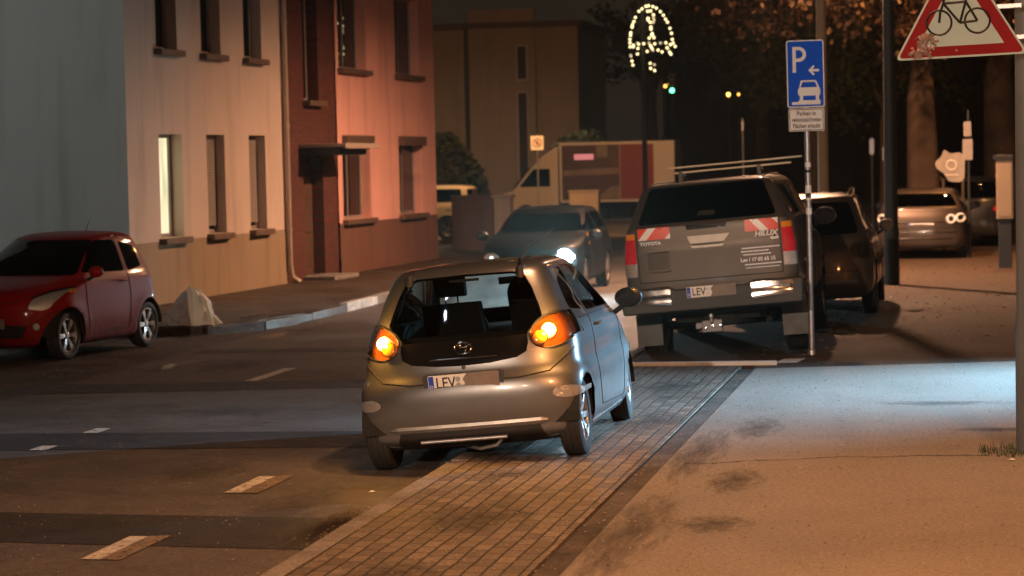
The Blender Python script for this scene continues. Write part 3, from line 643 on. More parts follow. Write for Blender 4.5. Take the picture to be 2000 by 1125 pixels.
def gen(L,w,H,hood=.95,cowl=.70,roof0=.10,roof1=.52,rad=.32,suv=False,belt=1.0,rwt=.05,pm=None,rear_l=(),front_l=(),glassm='glassdark'):
    """rows and cuts of an everyday car from a few proportions; cowl, roof0, roof1 are shares of the length"""
    zb=.2 if not suv else .26; c=cowl*L; r0=roof0*L; r1=roof1*L
    rows=[(zb,.12,L-.12,w*.88,.3,.5),(zb+.08,.04,L-.04,w*.96,.35,.55),(.45,.0,L,w,.35,.6),(.62,.01,L-.01,w,.34,.6),(hood-.15,.05,L-.12,w*.985,.32,.65),(hood-.03,.09,L-.5,w*.965,.3,.6),(hood+.03,.11,c+.25,w*.94,.28,.5),(belt+.05,.14,c,w*.915,.26,.4),(belt+.22,.14+(r0-.14)*.45,c-(c-r1)*.38,w*.83,.24,.35),(H-.10,r0*.9,r1+.12,w*.74,.24,.3),(H-.04,r0+.08,r1-.02,w*.67,.24,.3),(H-.01,r0+.3,r1-.3,w*.45,.2,.2),(H,r0+.5,r1-.5,w*.2,.1,.1)]
    G=M[glassm]; z0=belt+.06; z1=H-.12
    cuts=[('windscreen',rnd([(-w*.82,z0),(w*.82,z0),(w*.68,z1),(-w*.68,z1)],.06),'y',frontc((r1+c)/2-.7,z0-.08),G,{}),('rear_window',rnd([(-w*.80,z0),(w*.80,z0),(w*.66,z1),(-w*.66,z1)],.06),'y',rearc(r0+.5,z0-.05),G,{})]
    ya=.19*L; yf=.80*L; m=(r0+c)/2
    for s in (1,-1):
        cuts+= [('side_window',rnd([(r0*.9+.18,z0+.02),(r0+.22,z1),(m-.05,z1+.01),(m-.05,z0)],.05),'x',sidec(s,z0-.1),G,{}),('side_window',rnd([(m+.03,z0),(m+.03,z1+.01),(r1-.08,z1-.02),(c-.22,z0+.04),(c-.22,z0)],.05),'x',sidec(s,z0-.1),G,{})]
    for p,mm in rear_l:
        for q in (p,mir(p)): cuts.append(('tail_lamp',q,'y',rearc(.45,.4),mm,{'off':.006}))
    for p,mm in front_l:
        for q in (p,mir(p)): cuts.append(('headlamp',q,'y',frontc(L*.72,.4),mm,{'off':.006}))
    return dict(rows=rows,rad=rad,axles=(ya,yf),track=w-.02,w=w,tw=.2,rim=rad*.64,spokes=5,arch=rad+.05,nr=2.9,nf=2.5,paint=pm,cuts=cuts,barrel=.03,sub=4,
        seams=[('s',[(m-.01,H-.05),(m-.01,.5),(m,.3)]),('s',[(c-.15,belt),(c-.2,.4)]),('r',[(-w*.8,.62),(w*.8,.62)]),('r',[(-w*.82,belt-.02),(-w*.75,.62)]),('r',[(w*.82,belt-.02),(w*.75,.62)]),('f',[(-w*.7,.62),(w*.7,.62)])],handles=[(m+.12,belt-.1),(m-.9,belt-.1)])
P_dark=paint('black_lacquer',(.02,.02,.021),.3,.5); P_brown=paint('brown_lacquer',(.15,.105,.07),.33,.7); P_grey=paint('dark_blue_grey_lacquer',(.0025,.003,.004),.5,.0,(.004,.004,.004),.15); P_grey.node_tree.nodes['Principled BSDF'].inputs['Specular IOR Level'].default_value=.08; P_white=paint('white_lacquer',(.72,.70,.62),.4,0)
redl=(ell(.72,.86,.13,.07,16),M['redlens']); 
def mirrors(root,sp,y,z,m=None):
    for s in (1,-1): side_mirror(root,(s*(sp['w']+.10),y,z),s,m or M['black'],1.1)
# dark estate ahead of the pickup
s1=gen(4.5,.90,1.66,1.02,.70,.08,.50,.35,True,1.05,pm=P_brown,rear_l=[],front_l=[(ell(.66,.76,.16,.09,16),M['greylens'])])
c1,_=car('estate_car',(-2.0,31.9,-.03),0,R(2.5),'dark brown estate car hidden behind the pickup, only its right side and mirror showing','car',s1)
mirrors(c1,s1,3.05,1.12)
mb=MB()
for s in (1,-1): mb.tube([(s*.58,.6,1.62),(s*.6,1.2,1.70),(s*.6,2.2,1.69),(s*.58,2.6,1.62)],.016)
mb.build('roof_rail',M['chrome'],c1,smooth=True)
# brown hatchback with round lamps
ring=ell(.60,.80,.055,.055,16); ring2=ell(.78,.82,.06,.06,16)
s2=gen(4.3,.90,1.44,.98,.70,.10,.52,.32,pm=paint('tan_grey_lacquer',(.075,.055,.04),.36,.6),rear_l=[(ring,M['black']),(ring2,M['black'])])
c2,f2=car('hatchback',(-.80,49.5,0),R(-2),0,'brown hatchback with round white-ringed lamps parked on the footway beyond the dark lamp post','car',s2)
for x in (-.78,-.60,.60,.78):
    mb=MB(); z=.80 if abs(x)<.7 else .82; torus_on(mb,x,z,.075,.075,.026,f2,.012); mb.build('lamp_ring',M['plate'],c2,smooth=True)
plate(c2,(0,.03,.66),.52,.13,'',smear=False)
mb=MB(); seam(mb,f2.rear,[(-.7,.54),(.7,.54)],.012,lift=.01); seam(mb,f2.rear,[(-.65,.74),(.65,.74)],.010,lift=.01); seam(mb,f2.rear,[(-.6,.42),(.6,.42)],.01,lift=.01); mb.build('trim_strip',M['chrome'],c2,smooth=True)
mirrors(c2,s2,3.0,1.02)
s3=gen(4.5,.92,1.60,1.02,.70,.09,.50,.35,True,1.05,pm=P_dark,rear_l=[redl])
c3,_=car('suv',(.12,55.2,0),R(-3),0,'black SUV with roof rails standing behind the brown hatchback at the right','car',s3)
mirrors(c3,s3,3.05,1.12)
mb=MB()
for s in (1,-1): mb.tube([(s*.58,.5,1.58),(s*.62,1.0,1.66),(s*.62,2.3,1.65),(s*.6,2.8,1.58)],.02)
mb.build('roof_rail',M['chrome'],c3,smooth=True)
# oncoming car with headlights on
hd=(ell(.62,.66,.15,.08,16),M['greylens'])
s4=gen(4.2,.88,1.47,.98,.70,.10,.50,.31,pm=P_grey,front_l=[hd],glassm='glassdark')
c4,f4=car('oncoming_car',(-7.10,43.5,-.11),R(180),0,'dark car coming towards the camera with one dazzling white headlight','car',s4)
mirrors(c4,s4,3.0,1.0)
E_head=emis('lit_headlight',(.70,.92,1.0),1500); E_dim=emis('lit_headlight_dim',(.8,.9,1.0),3)
for s,mm,r in ((-1,E_head,.13),(1,E_dim,.03)):
    h,n,_,_=f4.t.ray_cast(Vector((s*.62,9,.66)),Vector((0,-1,0))); mb=MB(); mb.lathe([(0,.03),(r*.6,.026),(r,.0)],16,Matrix.Translation(h+Vector((0,.01,0)))@Matrix.Rotation(R(-90),4,'X')); hl_=[o for o in c4.children if o.name.startswith('headlamp') and sum(v.co.x for v in o.data.vertices)*s>0]
    mb.build('headlight_bulb',mm,hl_[0] if hl_ else c4,smooth=True)
for k,z in enumerate((.98,.86)):  # amber discs stand in for yellow light reflected in the flank
    h,n=f4.side(2.9,z,-1); mb=MB(); mb.lathe([(0,.02),(.03,.015),(.04,0)],12,Matrix.Translation(h)@Matrix.Rotation(R(-90),4,'Y')); mb.build('flank_reflection',M['amberlens'],c4)
plate(c4,(0,0,0),.52,.115,'',mtx=Matrix.Translation((0,4.21,.42))@Matrix.Rotation(math.pi,4,'Z'),smear=False)
# car at the left edge of the picture
s5=gen(4.3,.88,1.47,.98,.70,.10,.52,.31,pm=P_grey,rear_l=[redl],front_l=[hd])
c5,_=car('parked_car',(-12.60,27.1,-.11),R(180),0,'blue-grey car cut off by the left edge beside the red microcar','car',s5)
mirrors(c5,s5,3.0,1.0)
s6=gen(4.5,.92,1.62,1.02,.70,.06,.50,.35,True,1.05,pm=P_white)
c6,_=car('suv',(-13.85,69.5,-.11),R(90),0,'pale SUV lit orange by the street lamp, crossing beyond the houses','car',s6)
mirrors(c6,s6,3.05,1.12)
# box truck in the side street, facing left
truck=empty('box_truck',(-9.95,86.0,-.11),(0,0,R(90))); tag(truck,'white box truck with dark and red printed side standing in the side street','truck')
M['cab']=mat('cab_white',(.60,.56,.52),.4,coat=.6,var=.08); M['boxdark']=mat('box_print_dark',(.055,.024,.022),.5,var=.9,scale=1.1); M['boxpale']=mat('box_print_pale',(.20,.15,.12),.5,var=.6,scale=2.2); M['boxred']=mat('box_print_red',(.20,.016,.02),.5,var=.25,scale=3)
Tf=lambda u,v,q:(q,u,v)
mb=MB(); mb.prism([(0,.75),(4.15,.75),(4.15,2.9),(0,2.9)],-.98,.98,Tf); bx=mb.build('cargo_box',M['cab'],truck,bevel=.03)
for (a,b,c,d,mm,nm) in ((.75,1.95,.85,2.8,M['boxred'],'printed_panel'),(1.97,4.05,.85,2.8,M['boxdark'],'printed_panel')):
    mb=MB(); mb.prism([(a,c),(b,c),(b,d),(a,d)],-.995,-.98,Tf); mb.build(nm,mm,bx)
for poly in ([(2.0,1.75),(4.0,1.72),(4.0,1.9),(2.0,1.98)],[(2.4,2.35),(2.8,2.35),(2.8,2.78),(2.4,2.78)],[(1.98,.9),(2.6,.88),(3.6,.9),(3.6,.98),(2.7,1.0),(2.3,1.3),(1.98,1.35)]):
    mb=MB(); mb.prism(poly,-1.0,-.995,Tf); mb.build('printed_panel',M['boxpale'],bx)
mb=MB(); mb.prism([(2.9,2.28),(3.6,2.28),(3.6,2.48),(2.9,2.48)],-1.0,-.995,Tf); mb.build('printed_panel',emis('glowing_pink_print',(.9,.35,.4),.35),bx)  # printed panel, no lamp; its brightness is put in as glow
mb=MB(); mb.prism(rnd([(4.2,.5),(6.3,.5),(6.38,.75),(6.3,1.08),(5.85,1.2),(5.15,2.05),(4.75,2.45),(4.2,2.8)],.08),-.92,.92,Tf); cb=mb.build('cab',M['cab'],truck,bevel=.06)
for s in (1,-1):
    mb=MB(); mb.prism(rnd([(4.5,1.35),(5.62,1.35),(5.1,1.98),(4.5,1.98)],.05),s*.92,s*.93,Tf); mb.build('side_window',M['glassdark'],cb)
mb=MB(); mb.box((0,5.58,1.66),(1.6,.02,.95),rx=R(40)); mb.build('windscreen',M['glassdark'],cb)
for s in (1,-1):
    mb=MB(); mb.box((s*.75,6.32,.98),(.3,.1,.18)); mb.build('headlamp',emis('truck_marker_glow',(1,.62,.2),3) if s>0 else M['greylens'],cb,bevel=.02)
mb=MB(); mb.box((0,3.1,.62),(.9,6.0,.2)); mb.box((0,.02,.55),(1.8,.1,.12)); mb.build('chassis',M['dark'],truck)
tw=wheel_proto(.36,.2,.2,6); place_wheels(truck,tw,.88,1.1,5.4,.36)

# ================================================================ SETTING
def world_tex(m_name,base,rough=.8,speck=.35,scale=120,big=.25,bump=.5,wet=0,warm=None,bigs=.35):
    m,t,b=nt(m_name); N=t.nodes; L=t.links
    g=N.new('ShaderNodeNewGeometry')
    n1=N.new('ShaderNodeTexNoise'); n1.inputs['Scale'].default_value=scale; n1.inputs['Detail'].default_value=3
    n2=N.new('ShaderNodeTexNoise'); n2.inputs['Scale'].default_value=bigs; n2.inputs['Detail'].default_value=7; n2.inputs['Roughness'].default_value=.65
    n3=N.new('ShaderNodeTexNoise'); n3.inputs['Scale'].default_value=3.1; n3.inputs['Detail'].default_value=8; n3.inputs['Roughness'].default_value=.7
    for n in (n1,n2,n3): L.new(g.outputs['Position'],n.inputs['Vector'])
    n4=N.new('ShaderNodeTexNoise'); n4.inputs['Scale'].default_value=scale*.28; n4.inputs['Detail'].default_value=4; n4.inputs['Roughness'].default_value=.8; L.new(g.outputs['Position'],n4.inputs['Vector'])
    av=N.new('ShaderNodeMath'); av.operation='ADD'; L.new(n1.outputs['Fac'],av.inputs[0]); L.new(n4.outputs['Fac'],av.inputs[1])
    sp4=N.new('ShaderNodeMapRange'); sp4.inputs[1].default_value=.75; sp4.inputs[2].default_value=1.25; L.new(av.outputs[0],sp4.inputs[0])
    a=N.new('ShaderNodeMix'); a.data_type='RGBA'; a.inputs[6].default_value=C4([c*max(.1,1-speck*1.3) for c in base]); a.inputs[7].default_value=C4([c*(1+speck*1.3) for c in base]); L.new(sp4.outputs[0],a.inputs[0])
    mr=N.new('ShaderNodeMapRange'); mr.inputs[1].default_value=.42; mr.inputs[2].default_value=.66; mr.inputs[3].default_value=0; mr.inputs[4].default_value=1; L.new(n2.outputs['Fac'],mr.inputs[0])
    mr3=N.new('ShaderNodeMapRange'); mr3.inputs[1].default_value=.48; mr3.inputs[2].default_value=.72; L.new(n3.outputs['Fac'],mr3.inputs[0])
    mm=N.new('ShaderNodeMath'); mm.operation='MULTIPLY_ADD'; mm.inputs[1].default_value=.6; L.new(mr3.outputs[0],mm.inputs[0]); L.new(mr.outputs[0],mm.inputs[2]); mm.use_clamp=True
    mu=N.new('ShaderNodeMath'); mu.operation='MULTIPLY'; mu.inputs[1].default_value=big; L.new(mm.outputs[0],mu.inputs[0])
    c=N.new('ShaderNodeMix'); c.data_type='RGBA'; L.new(mu.outputs[0],c.inputs[0]); L.new(a.outputs[2],c.inputs[6]); c.inputs[7].default_value=C4(warm or [x*.3 for x in base]); 
    L.new(c.outputs[2],b.inputs['Base Color'])
    r=N.new('ShaderNodeMapRange'); r.inputs[3].default_value=rough; r.inputs[4].default_value=max(.12,rough-wet); L.new(mm.outputs[0],r.inputs[0]); L.new(r.outputs[0],b.inputs['Roughness'])
    bp=N.new('ShaderNodeBump'); bp.inputs['Strength'].default_value=bump; bp.inputs['Distance'].default_value=.012; L.new(av.outputs[0],bp.inputs['Height']); L.new(bp.outputs[0],b.inputs['Normal'])
    return m,t,b,c
M['asphalt']=world_tex('road_asphalt',(.115,.10,.09),.72,.45,90,.55,.6,.3)[0]
M['patch']=world_tex('fresh_asphalt_patch',(.034,.031,.03),.66,.45,90,.4,.6,.2)[0]
M['walk']=world_tex('pavement_asphalt',(.255,.232,.205),.85,.4,110,.32,.5,.1,[.09,.08,.07])[0]
M['dirt']=world_tex('trodden_gravel_and_leaves',(.055,.028,.012),.9,.6,45,.7,1.0,.1,[.03,.02,.012],.9)[0]
M['mud']=world_tex('muddy_verge',(.065,.052,.042),.75,.5,35,.8,1.2,.4,[.02,.016,.013],.8)[0]
M['ground']=world_tex('far_ground',(.05,.045,.04),.85,.3,20,.5,.3)[0]
M['kerb']=world_tex('kerb_concrete',(.26,.24,.22),.85,.3,60,.6,.5,.1,[.08,.07,.06],1.5)[0]
M['mark']=world_tex('worn_white_paint',(.66,.62,.55),.6,.2,70,.45,.4,0,[.22,.19,.16],4)[0]
M['marko']=world_tex('old_faded_paint',(.26,.2,.14),.7,.3,70,.7,.4,0,[.1,.08,.06],4)[0]
M['gutter']=world_tex('dirty_gutter',(.10,.082,.068),.85,.4,60,.9,.6,0,[.03,.024,.02],1.3)[0]
for k_ in ('mark','marko'):
    t_=M[k_].node_tree; b_=t_.nodes['Principled BSDF']; g_=t_.nodes.new('ShaderNodeNewGeometry'); n_=t_.nodes.new('ShaderNodeTexNoise'); n_.inputs['Scale'].default_value=22; n_.inputs['Detail'].default_value=9; n_.inputs['Roughness'].default_value=.75; t_.links.new(g_.outputs['Position'],n_.inputs['Vector'])
    r_=t_.nodes.new('ShaderNodeMapRange'); r_.inputs[1].default_value=.38; r_.inputs[2].default_value=.46; t_.links.new(n_.outputs['Fac'],r_.inputs[0]); t_.links.new(r_.outputs[0],b_.inputs['Alpha'])
def paving():
    m,t,b,c=world_tex('concrete_block_paving',(.225,.195,.165),.8,.5,100,.6,.4,.25,[.07,.055,.045],.8)
    N=t.nodes; L=t.links; g=N.new('ShaderNodeNewGeometry'); s=N.new('ShaderNodeSeparateXYZ'); L.new(g.outputs['Position'],s.inputs[0])
    k=N.new('ShaderNodeCombineXYZ'); L.new(s.outputs[1],k.inputs[0]); L.new(s.outputs[0],k.inputs[1])
    w=N.new('ShaderNodeTexNoise'); w.inputs['Scale'].default_value=1.2; L.new(g.outputs['Position'],w.inputs['Vector'])
    wv=N.new('ShaderNodeVectorMath'); wv.operation='MULTIPLY_ADD'; wv.inputs[1].default_value=(.03,.03,0); L.new(w.outputs['Color'],wv.inputs[0]); L.new(k.outputs[0],wv.inputs[2])
    br=N.new('ShaderNodeTexBrick'); br.inputs['Scale'].default_value=1; br.inputs['Brick Width'].default_value=.205; br.inputs['Row Height'].default_value=.103; br.inputs['Mortar Size'].default_value=.008; br.inputs['Mortar Smooth'].default_value=.35; br.inputs['Bias'].default_value=0
    br.inputs['Color1'].default_value=(.62,.6,.58,1); br.inputs['Color2'].default_value=(1.15,1.1,1.03,1); br.inputs['Mortar'].default_value=(.10,.09,.08,1)
    L.new(wv.outputs[0],br.inputs['Vector'])
    mx=N.new('ShaderNodeMix'); mx.data_type='RGBA'; mx.blend_type='MULTIPLY'; mx.inputs[0].default_value=1; L.new(c.outputs[2],mx.inputs[6]); L.new(br.outputs['Color'],mx.inputs[7]); L.new(mx.outputs[2],b.inputs['Base Color'])
    iv=N.new('ShaderNodeMath'); iv.operation='SUBTRACT'; iv.inputs[0].default_value=1; L.new(br.outputs['Fac'],iv.inputs[1])
    bp=N.new('ShaderNodeBump'); bp.inputs['Strength'].default_value=.9; bp.inputs['Distance'].default_value=.012; L.new(iv.outputs[0],bp.inputs['Height'])
    for l in list(b.inputs['Normal'].links): L.new(l.from_socket,bp.inputs['Normal']); L.remove(l)
    L.new(bp.outputs[0],b.inputs['Normal'])
    return m
M['pave']=paving()
def sheet(name,pts,z,m,thick=0,kind='structure',parent=None):
    mb=MB()
    if thick: mb.prism(pts,z,z-thick,lambda u,v,q:(u,v,q))
    else: mb.quad([(x,y,z) for x,y in pts])
    o=mb.build(name,m,parent)
    if kind: o['kind']=kind
    return o
sheet('ground',[(-400,-60),(400,-60),(400,700),(-400,700)],-.135,M['ground'])
sheet('road',[(-9.4,-25),(-3.60,-25),(-3.60,140),(-9.4,140)],-.11,M['asphalt'])
sheet('parking_lane',[(-15,-25),(-9.4,-25),(-9.4,31.5),(-15,31.5)],-.112,M['mud'])
sheet('side_road',[(-60,63),(-9.4,63),(-9.4,94),(-60,94)],-.114,M['asphalt'])
sheet('paved_strip',[(-3.53,-25),(-2.24,-25),(-2.24,24.75),(-3.53,24.75)],0,M['pave'],.2)
sheet('joint',[(-2.24,-25),(-2.215,-25),(-2.215,24.4),(-2.24,24.4)],-.012,M['dark'],.15)
sheet('parking_bay',[(-3.66,24.75),(-2.10,24.75),(-2.10,58),(-3.66,58)],-.004,M['dirt'],.2)
sheet('pavement',[(-2.07,-25),(9,-25),(9,27.3),(-2.07,24.40)],.0,M['walk'],.2)
sheet('footway',[(-2.10,24.40),(-2.07,24.404),(9,27.304),(9,120),(-2.10,120)],-.006,M['dirt'],.18)
sheet('gutter',[(-2.215,-25),(-2.07,-25),(-2.07,24.40),(-2.215,24.37)],-.004,M['gutter'],.15)
# kerb stones between road and strip: uneven, each about a metre
mb=MB(); y=-8
while y<58:
    l=.98; j=random.uniform(-.006,.006)
    if not (14.15<y<15.0): mb.box((-3.60+j,y+l/2,-.065+j),(.135,l,.13),rz=random.uniform(-.006,.006))
    else: mb.box((-3.66,y+l/2,-.12),(.13,l*.9,.06),rz=.06)
    y+=1.0
tag(mb.build('kerb',M['kerb'],None,bevel=.012),kind='structure')
mb=MB(); path=[(-12.4,31.3),(-11.2,31.2),(-10.2,31.5),(-9.7,32.6),(-9.45,34.2),(-9.40,36)]+[(-9.4,37+k) for k in range(22)]
def kerbrun(path,m,name,dz=0):
    mb=MB()
    for a,b in zip(path,path[1:]):
        d=math.hypot(b[0]-a[0],b[1]-a[1]); mb.box(((a[0]+b[0])/2,(a[1]+b[1])/2,-.05+dz+random.uniform(-.01,.01)),(.13,d*.985,.15),rz=-math.atan2(b[0]-a[0],b[1]-a[1])+random.uniform(-.01,.01))
    o=mb.build(name,m,None,bevel=.012); o['kind']='structure'; return o
kerbrun(path[:5],M['mud'],'kerb',-.035); kerbrun(path[4:6],M['mud'],'kerb',-.03); kerbrun(path[5:8],M['mark'],'kerb'); kerbrun(path[7:],M['kerb'],'kerb')
sheet('left_pavement',[(-15,31.25),(-12.4,31.35),(-11.2,31.26),(-10.24,31.56),(-9.76,32.63),(-9.51,34.2),(-9.46,36),(-9.46,62),(-15,62)],.0,M['mud'],.12)
# trench repairs and markings
for q in ([(-9.3,18.3),(-3.75,18.75),(-3.75,19.85),(-9.3,19.55)],[(-9.3,14.15),(-3.80,13.62),(-3.80,14.85),(-9.3,15.25)],[(-9.35,23.1),(-5.6,23.8),(-5.4,24.75),(-9.35,24.1)],[(-9.3,28.2),(-6.2,28.4),(-6.2,28.9),(-9.3,28.8)]):
    sheet('asphalt_patch',q,-.106,M['patch'])
for y0,y1 in ((13.2,14.05),(15.98,16.85),(10.4,11.3)):
    sheet('lane_marking',[(-5.06,y0),(-4.94,y0),(-4.94,y1),(-5.06,y1)],-.102,M['mark']); sheet('lane_marking',[(-4.935,y0),(-4.81,y0-.02),(-4.81,y1+.04),(-4.935,y1+.02)],-.102,M['marko'])
for y0,y1 in ((18.40,18.7),(19.62,19.98),(24.4,25.96),(30.6,32.0),(36.5,38)):
    sheet('lane_marking',[(-7.47,y0),(-7.33,y0),(-7.33,y1),(-7.47,y1)],-.102,M['mark'])
mb=MB(); mb.box((-2.82,24.86,.008),(1.86,.14,.05),rz=.07); M['freshwhite']=world_tex('fresh_white_paint',(.85,.84,.80),.55,.08,80,.2,.2,0,[.5,.47,.42],5)[0]; tag(mb.build('bay_edge_stone',M['freshwhite'],None,bevel=.01),kind='structure')
sheet('bay_marking',[(-1.94,25.02),(-1.70,25.08),(-1.63,25.62),(-1.86,25.56)],.0,M['freshwhite'])
# crack in the pavement
P=[(-1.93,16.82),(-1.75,16.80),(-1.5,16.95),(-1.2,17.02),(-.87,17.20),(-.6,17.17),(-.3,17.27),(0.0,17.28),(.24,17.27)]
mb=MB()
Q=[]
for a,b in zip(P,P[1:]):
    for k in range(6): t=k/6; Q.append((a[0]+(b[0]-a[0])*t+random.uniform(-.006,.006),a[1]+(b[1]-a[1])*t+random.uniform(-.012,.012),.0035))
for a,b in zip(Q,Q[1:]):
    w=random.uniform(.004,.013); mb.quad([(a[0],a[1]-w,a[2]),(b[0],b[1]-w,b[2]),(b[0],b[1]+w,b[2]),(a[0],a[1]+w,a[2])])
tag(mb.build('pavement_crack',M['dark'],None),kind='structure')
# dark stains on the pavement with shapes of their own (worn in, 3 mm proud films)
def stain_mat():
    m,t,b=nt('pavement_stain'); N=t.nodes; L=t.links; setv(b,'Base Color',(.07,.06,.052,1)); setv(b,'Roughness',.8)
    tc=N.new('ShaderNodeTexCoord'); ln=N.new('ShaderNodeVectorMath'); ln.operation='LENGTH'; L.new(tc.outputs['Object'],ln.inputs[0])
    n=N.new('ShaderNodeTexNoise'); n.inputs['Scale'].default_value=3.5; n.inputs['Detail'].default_value=8; n.inputs['Roughness'].default_value=.7; L.new(tc.outputs['Object'],n.inputs['Vector'])
    a=N.new('ShaderNodeMath'); a.operation='MULTIPLY_ADD'; a.inputs[1].default_value=2.2; L.new(n.outputs['Fac'],a.inputs[0]); L.new(ln.outputs['Value'],a.inputs[2])
    r=N.new('ShaderNodeMapRange'); r.inputs[1].default_value=1.80; r.inputs[2].default_value=.95; r.inputs[3].default_value=0; r.inputs[4].default_value=.7; L.new(a.outputs[0],r.inputs[0]); L.new(r.outputs[0],b.inputs['Alpha'])
    return m
M['stain']=stain_mat()
for (cx,cy,rx,ry) in ((-1.50,15.9,.3,.9),(-1.60,19.0,.3,1.1),(-1.9,17.4,.3,2.2),(-1.9,13.6,.35,2.4),(-.2,20.9,.9,.3),(-1.45,14.0,.35,.5),(.3,18.9,.7,.22)):
    mb=MB(); mb.quad([(-1,-1,0),(1,-1,0),(1,1,0),(-1,1,0)]); o=mb.build('pavement_stain',M['stain'],None,loc=(cx,cy,.0038)); o.scale=(rx,ry,1); tag(o,kind='structure')
for (cx,cy,rx,ry) in ((-3.9,14.5,.28,1.1),(-3.95,14.3,.2,.8),(-5.6,17.2,.5,.8),(-4.4,15.3,.4,1.4),(-6.6,21.5,1.2,.6),(-8.2,26.5,.8,1.4),(-4.5,21,.5,1.6),(-5.8,12.2,.9,.4)):
    mb=MB(); mb.quad([(-1,-1,0),(1,-1,0),(1,1,0),(-1,1,0)]); o=mb.build('road_stain',M['stain'],None,loc=(cx,cy,-.098)); o.scale=(rx,ry,1); tag(o,kind='structure')
for (cx,cy,rx,ry) in ((-2.9,14.2,.5,.9),(-3.1,16.2,.4,.3),(-2.5,19.5,.3,1.2),(-2.7,22.5,.5,.8),(-3.0,12.2,.4,.5)):
    mb=MB(); mb.quad([(-1,-1,0),(1,-1,0),(1,1,0),(-1,1,0)]); o=mb.build('paving_stain',M['stain'],None,loc=(cx,cy,.0035)); o.scale=(rx,ry,1); tag(o,kind='structure')
# wet hollow by the broken kerb
M['wet']=mat('wet_mud',(.02,.012,.010),.08,coat=1,var=.5,scale=8,bump=.6,bscale=25)
M['wetfilm']=stain_mat(); M['wetfilm'].name='wet_film'; _b=M['wetfilm'].node_tree.nodes['Principled BSDF']; setv(_b,'Base Color',(.02,.016,.014,1)); setv(_b,'Roughness',.12)
def puddle(cx,cy,rx,ry,z,name='puddle'):
    mb=MB(); mb.quad([(-1,-1,0),(1,-1,0),(1,1,0),(-1,1,0)]); o=mb.build(name,M['wetfilm'],None,loc=(cx,cy,z+.004)); o.scale=(rx*1.5,ry*1.5,1); return tag(o,kind='structure')
puddle(-3.85,14.6,.16,.7,-.1); puddle(-3.2,17.3,.5,.5,.004); puddle(-9.0,31.2,.3,1.2,-.104); puddle(-8.9,26.4,.2,.8,-.104)
# leaves and grit
def litter(name,n,fn,m,s0,s1,label):
    mb=MB()
    for _ in range(n):
        x,y,z=fn(); s=random.uniform(s0,s1); a=random.uniform(0,6.3); h=random.uniform(.2,.8)*s
        ca,sa=math.cos(a)*s,math.sin(a)*s
        mb.quad([(x+ca,y+sa,z+.004),(x-sa*.6,y+ca*.6,z+h*.6),(x-ca,y-sa,z+.006),(x+sa*.6,y-ca*.6,z+h*.3)])
    o=mb.build(name,m,None); o['kind']='stuff'; o['label']=label; o['category']='leaves'
    return o
M['leaf']=mat('fallen_leaf',(.12,.05,.02),.7,var=.6,scale=3); M['leafp']=mat('pale_leaf',(.42,.33,.2),.6,var=.5,scale=3)
litter('fallen_leaves',3000,lambda:(random.uniform(-2.1,4.5),random.triangular(25.5,60,34),-.005),M['leaf'],.015,.04,'fallen brown leaves scattered on the footway beyond the sign')
litter('pale_leaves',260,lambda:((lambda y:(-2.05+random.gauss(.25,.22)+(y-26)*.02,y,-.005))(random.uniform(26,40))),M['leafp'],.02,.05,'pale leaves gathered along the parked vehicles on the right')
litter('kerb_grit_glints',160,lambda:(random.gauss(-3.75,.08),random.gauss(14.4,.5),-.1),M['leafp'],.004,.014,'pale grit, also standing in for wet glints, in the hollow of the broken kerb')  # pale flakes double as grit and as glints on the wet
M['gritdark']=mat('dark_grit',(.03,.026,.022),.8,var=.5,scale=3)
litter('pavement_grit',1600,lambda:(random.uniform(-2.05,1.6),random.uniform(11.4,25),.0),M['leafp'],.003,.009,'fine pale grit on the near pavement')
litter('dark_grit',520,lambda:(random.triangular(-2.05,1.6,-2.0),random.uniform(11.4,25),.0),M['gritdark'],.004,.012,'dark crumbs and gum spots on the near pavement')
litter('road_grit',3200,lambda:(random.uniform(-9.3,-3.65),random.uniform(12,34),-.105),M['leafp'],.003,.009,'fine pale grit on the road')
litter('grit',1200,lambda:(random.uniform(-3.7,-1.6),random.uniform(11,24),.002),M['leafp'],.004,.012,'fine pale grit on the paved strip')
litter('kerb_litter',300,lambda:(random.gauss(-9.9,.5),random.uniform(24,37),-.0+(-.1 if False else -.0)-.1),M['leafp'],.008,.03,'bits of litter along the left kerb')
# ---------------------------------------------------------------- terrace houses
HP=(-12.64,35.5,0); HR=-R(3.1)
def stucco(name,col,dirt,grad=0):
    m=mat(name,col,.9,var=.10,scale=1.2,bump=.35,bscale=70,rvar=.05)
    t=m.node_tree; N=t.nodes; L=t.links; b=N['Principled BSDF']; src=b.inputs['Base Color'].links[0].from_socket
    tc=N.new('ShaderNodeTexCoord'); mp=N.new('ShaderNodeMapping'); mp.inputs['Scale'].default_value=(2.5,2.5,.35); L.new(tc.outputs['Object'],mp.inputs[0])
    n=N.new('ShaderNodeTexNoise'); n.inputs['Scale'].default_value=1; n.inputs['Detail'].default_value=8; L.new(mp.outputs[0],n.inputs['Vector'])
    mr=N.new('ShaderNodeMapRange'); mr.inputs[1].default_value=.5; mr.inputs[2].default_value=.8; mr.inputs[4].default_value=.55; L.new(n.outputs['Fac'],mr.inputs[0])
    mx=N.new('ShaderNodeMix'); mx.data_type='RGBA'; L.new(mr.outputs[0],mx.inputs[0]); L.new(src,mx.inputs[6]); mx.inputs[7].default_value=C4(dirt); L.new(mx.outputs[2],b.inputs['Base Color'])
    return m
M['cream']=stucco('cream_render',(.56,.455,.38),(.30,.23,.17)); M['creamlow']=stucco('stained_plinth_render',(.30,.22,.14),(.13,.09,.05))
M['gable']=stucco('grey_gable_render',(.34,.33,.31),(.17,.15,.12)); M['pink']=stucco('pink_render',(.80,.42,.35),(.38,.18,.14))
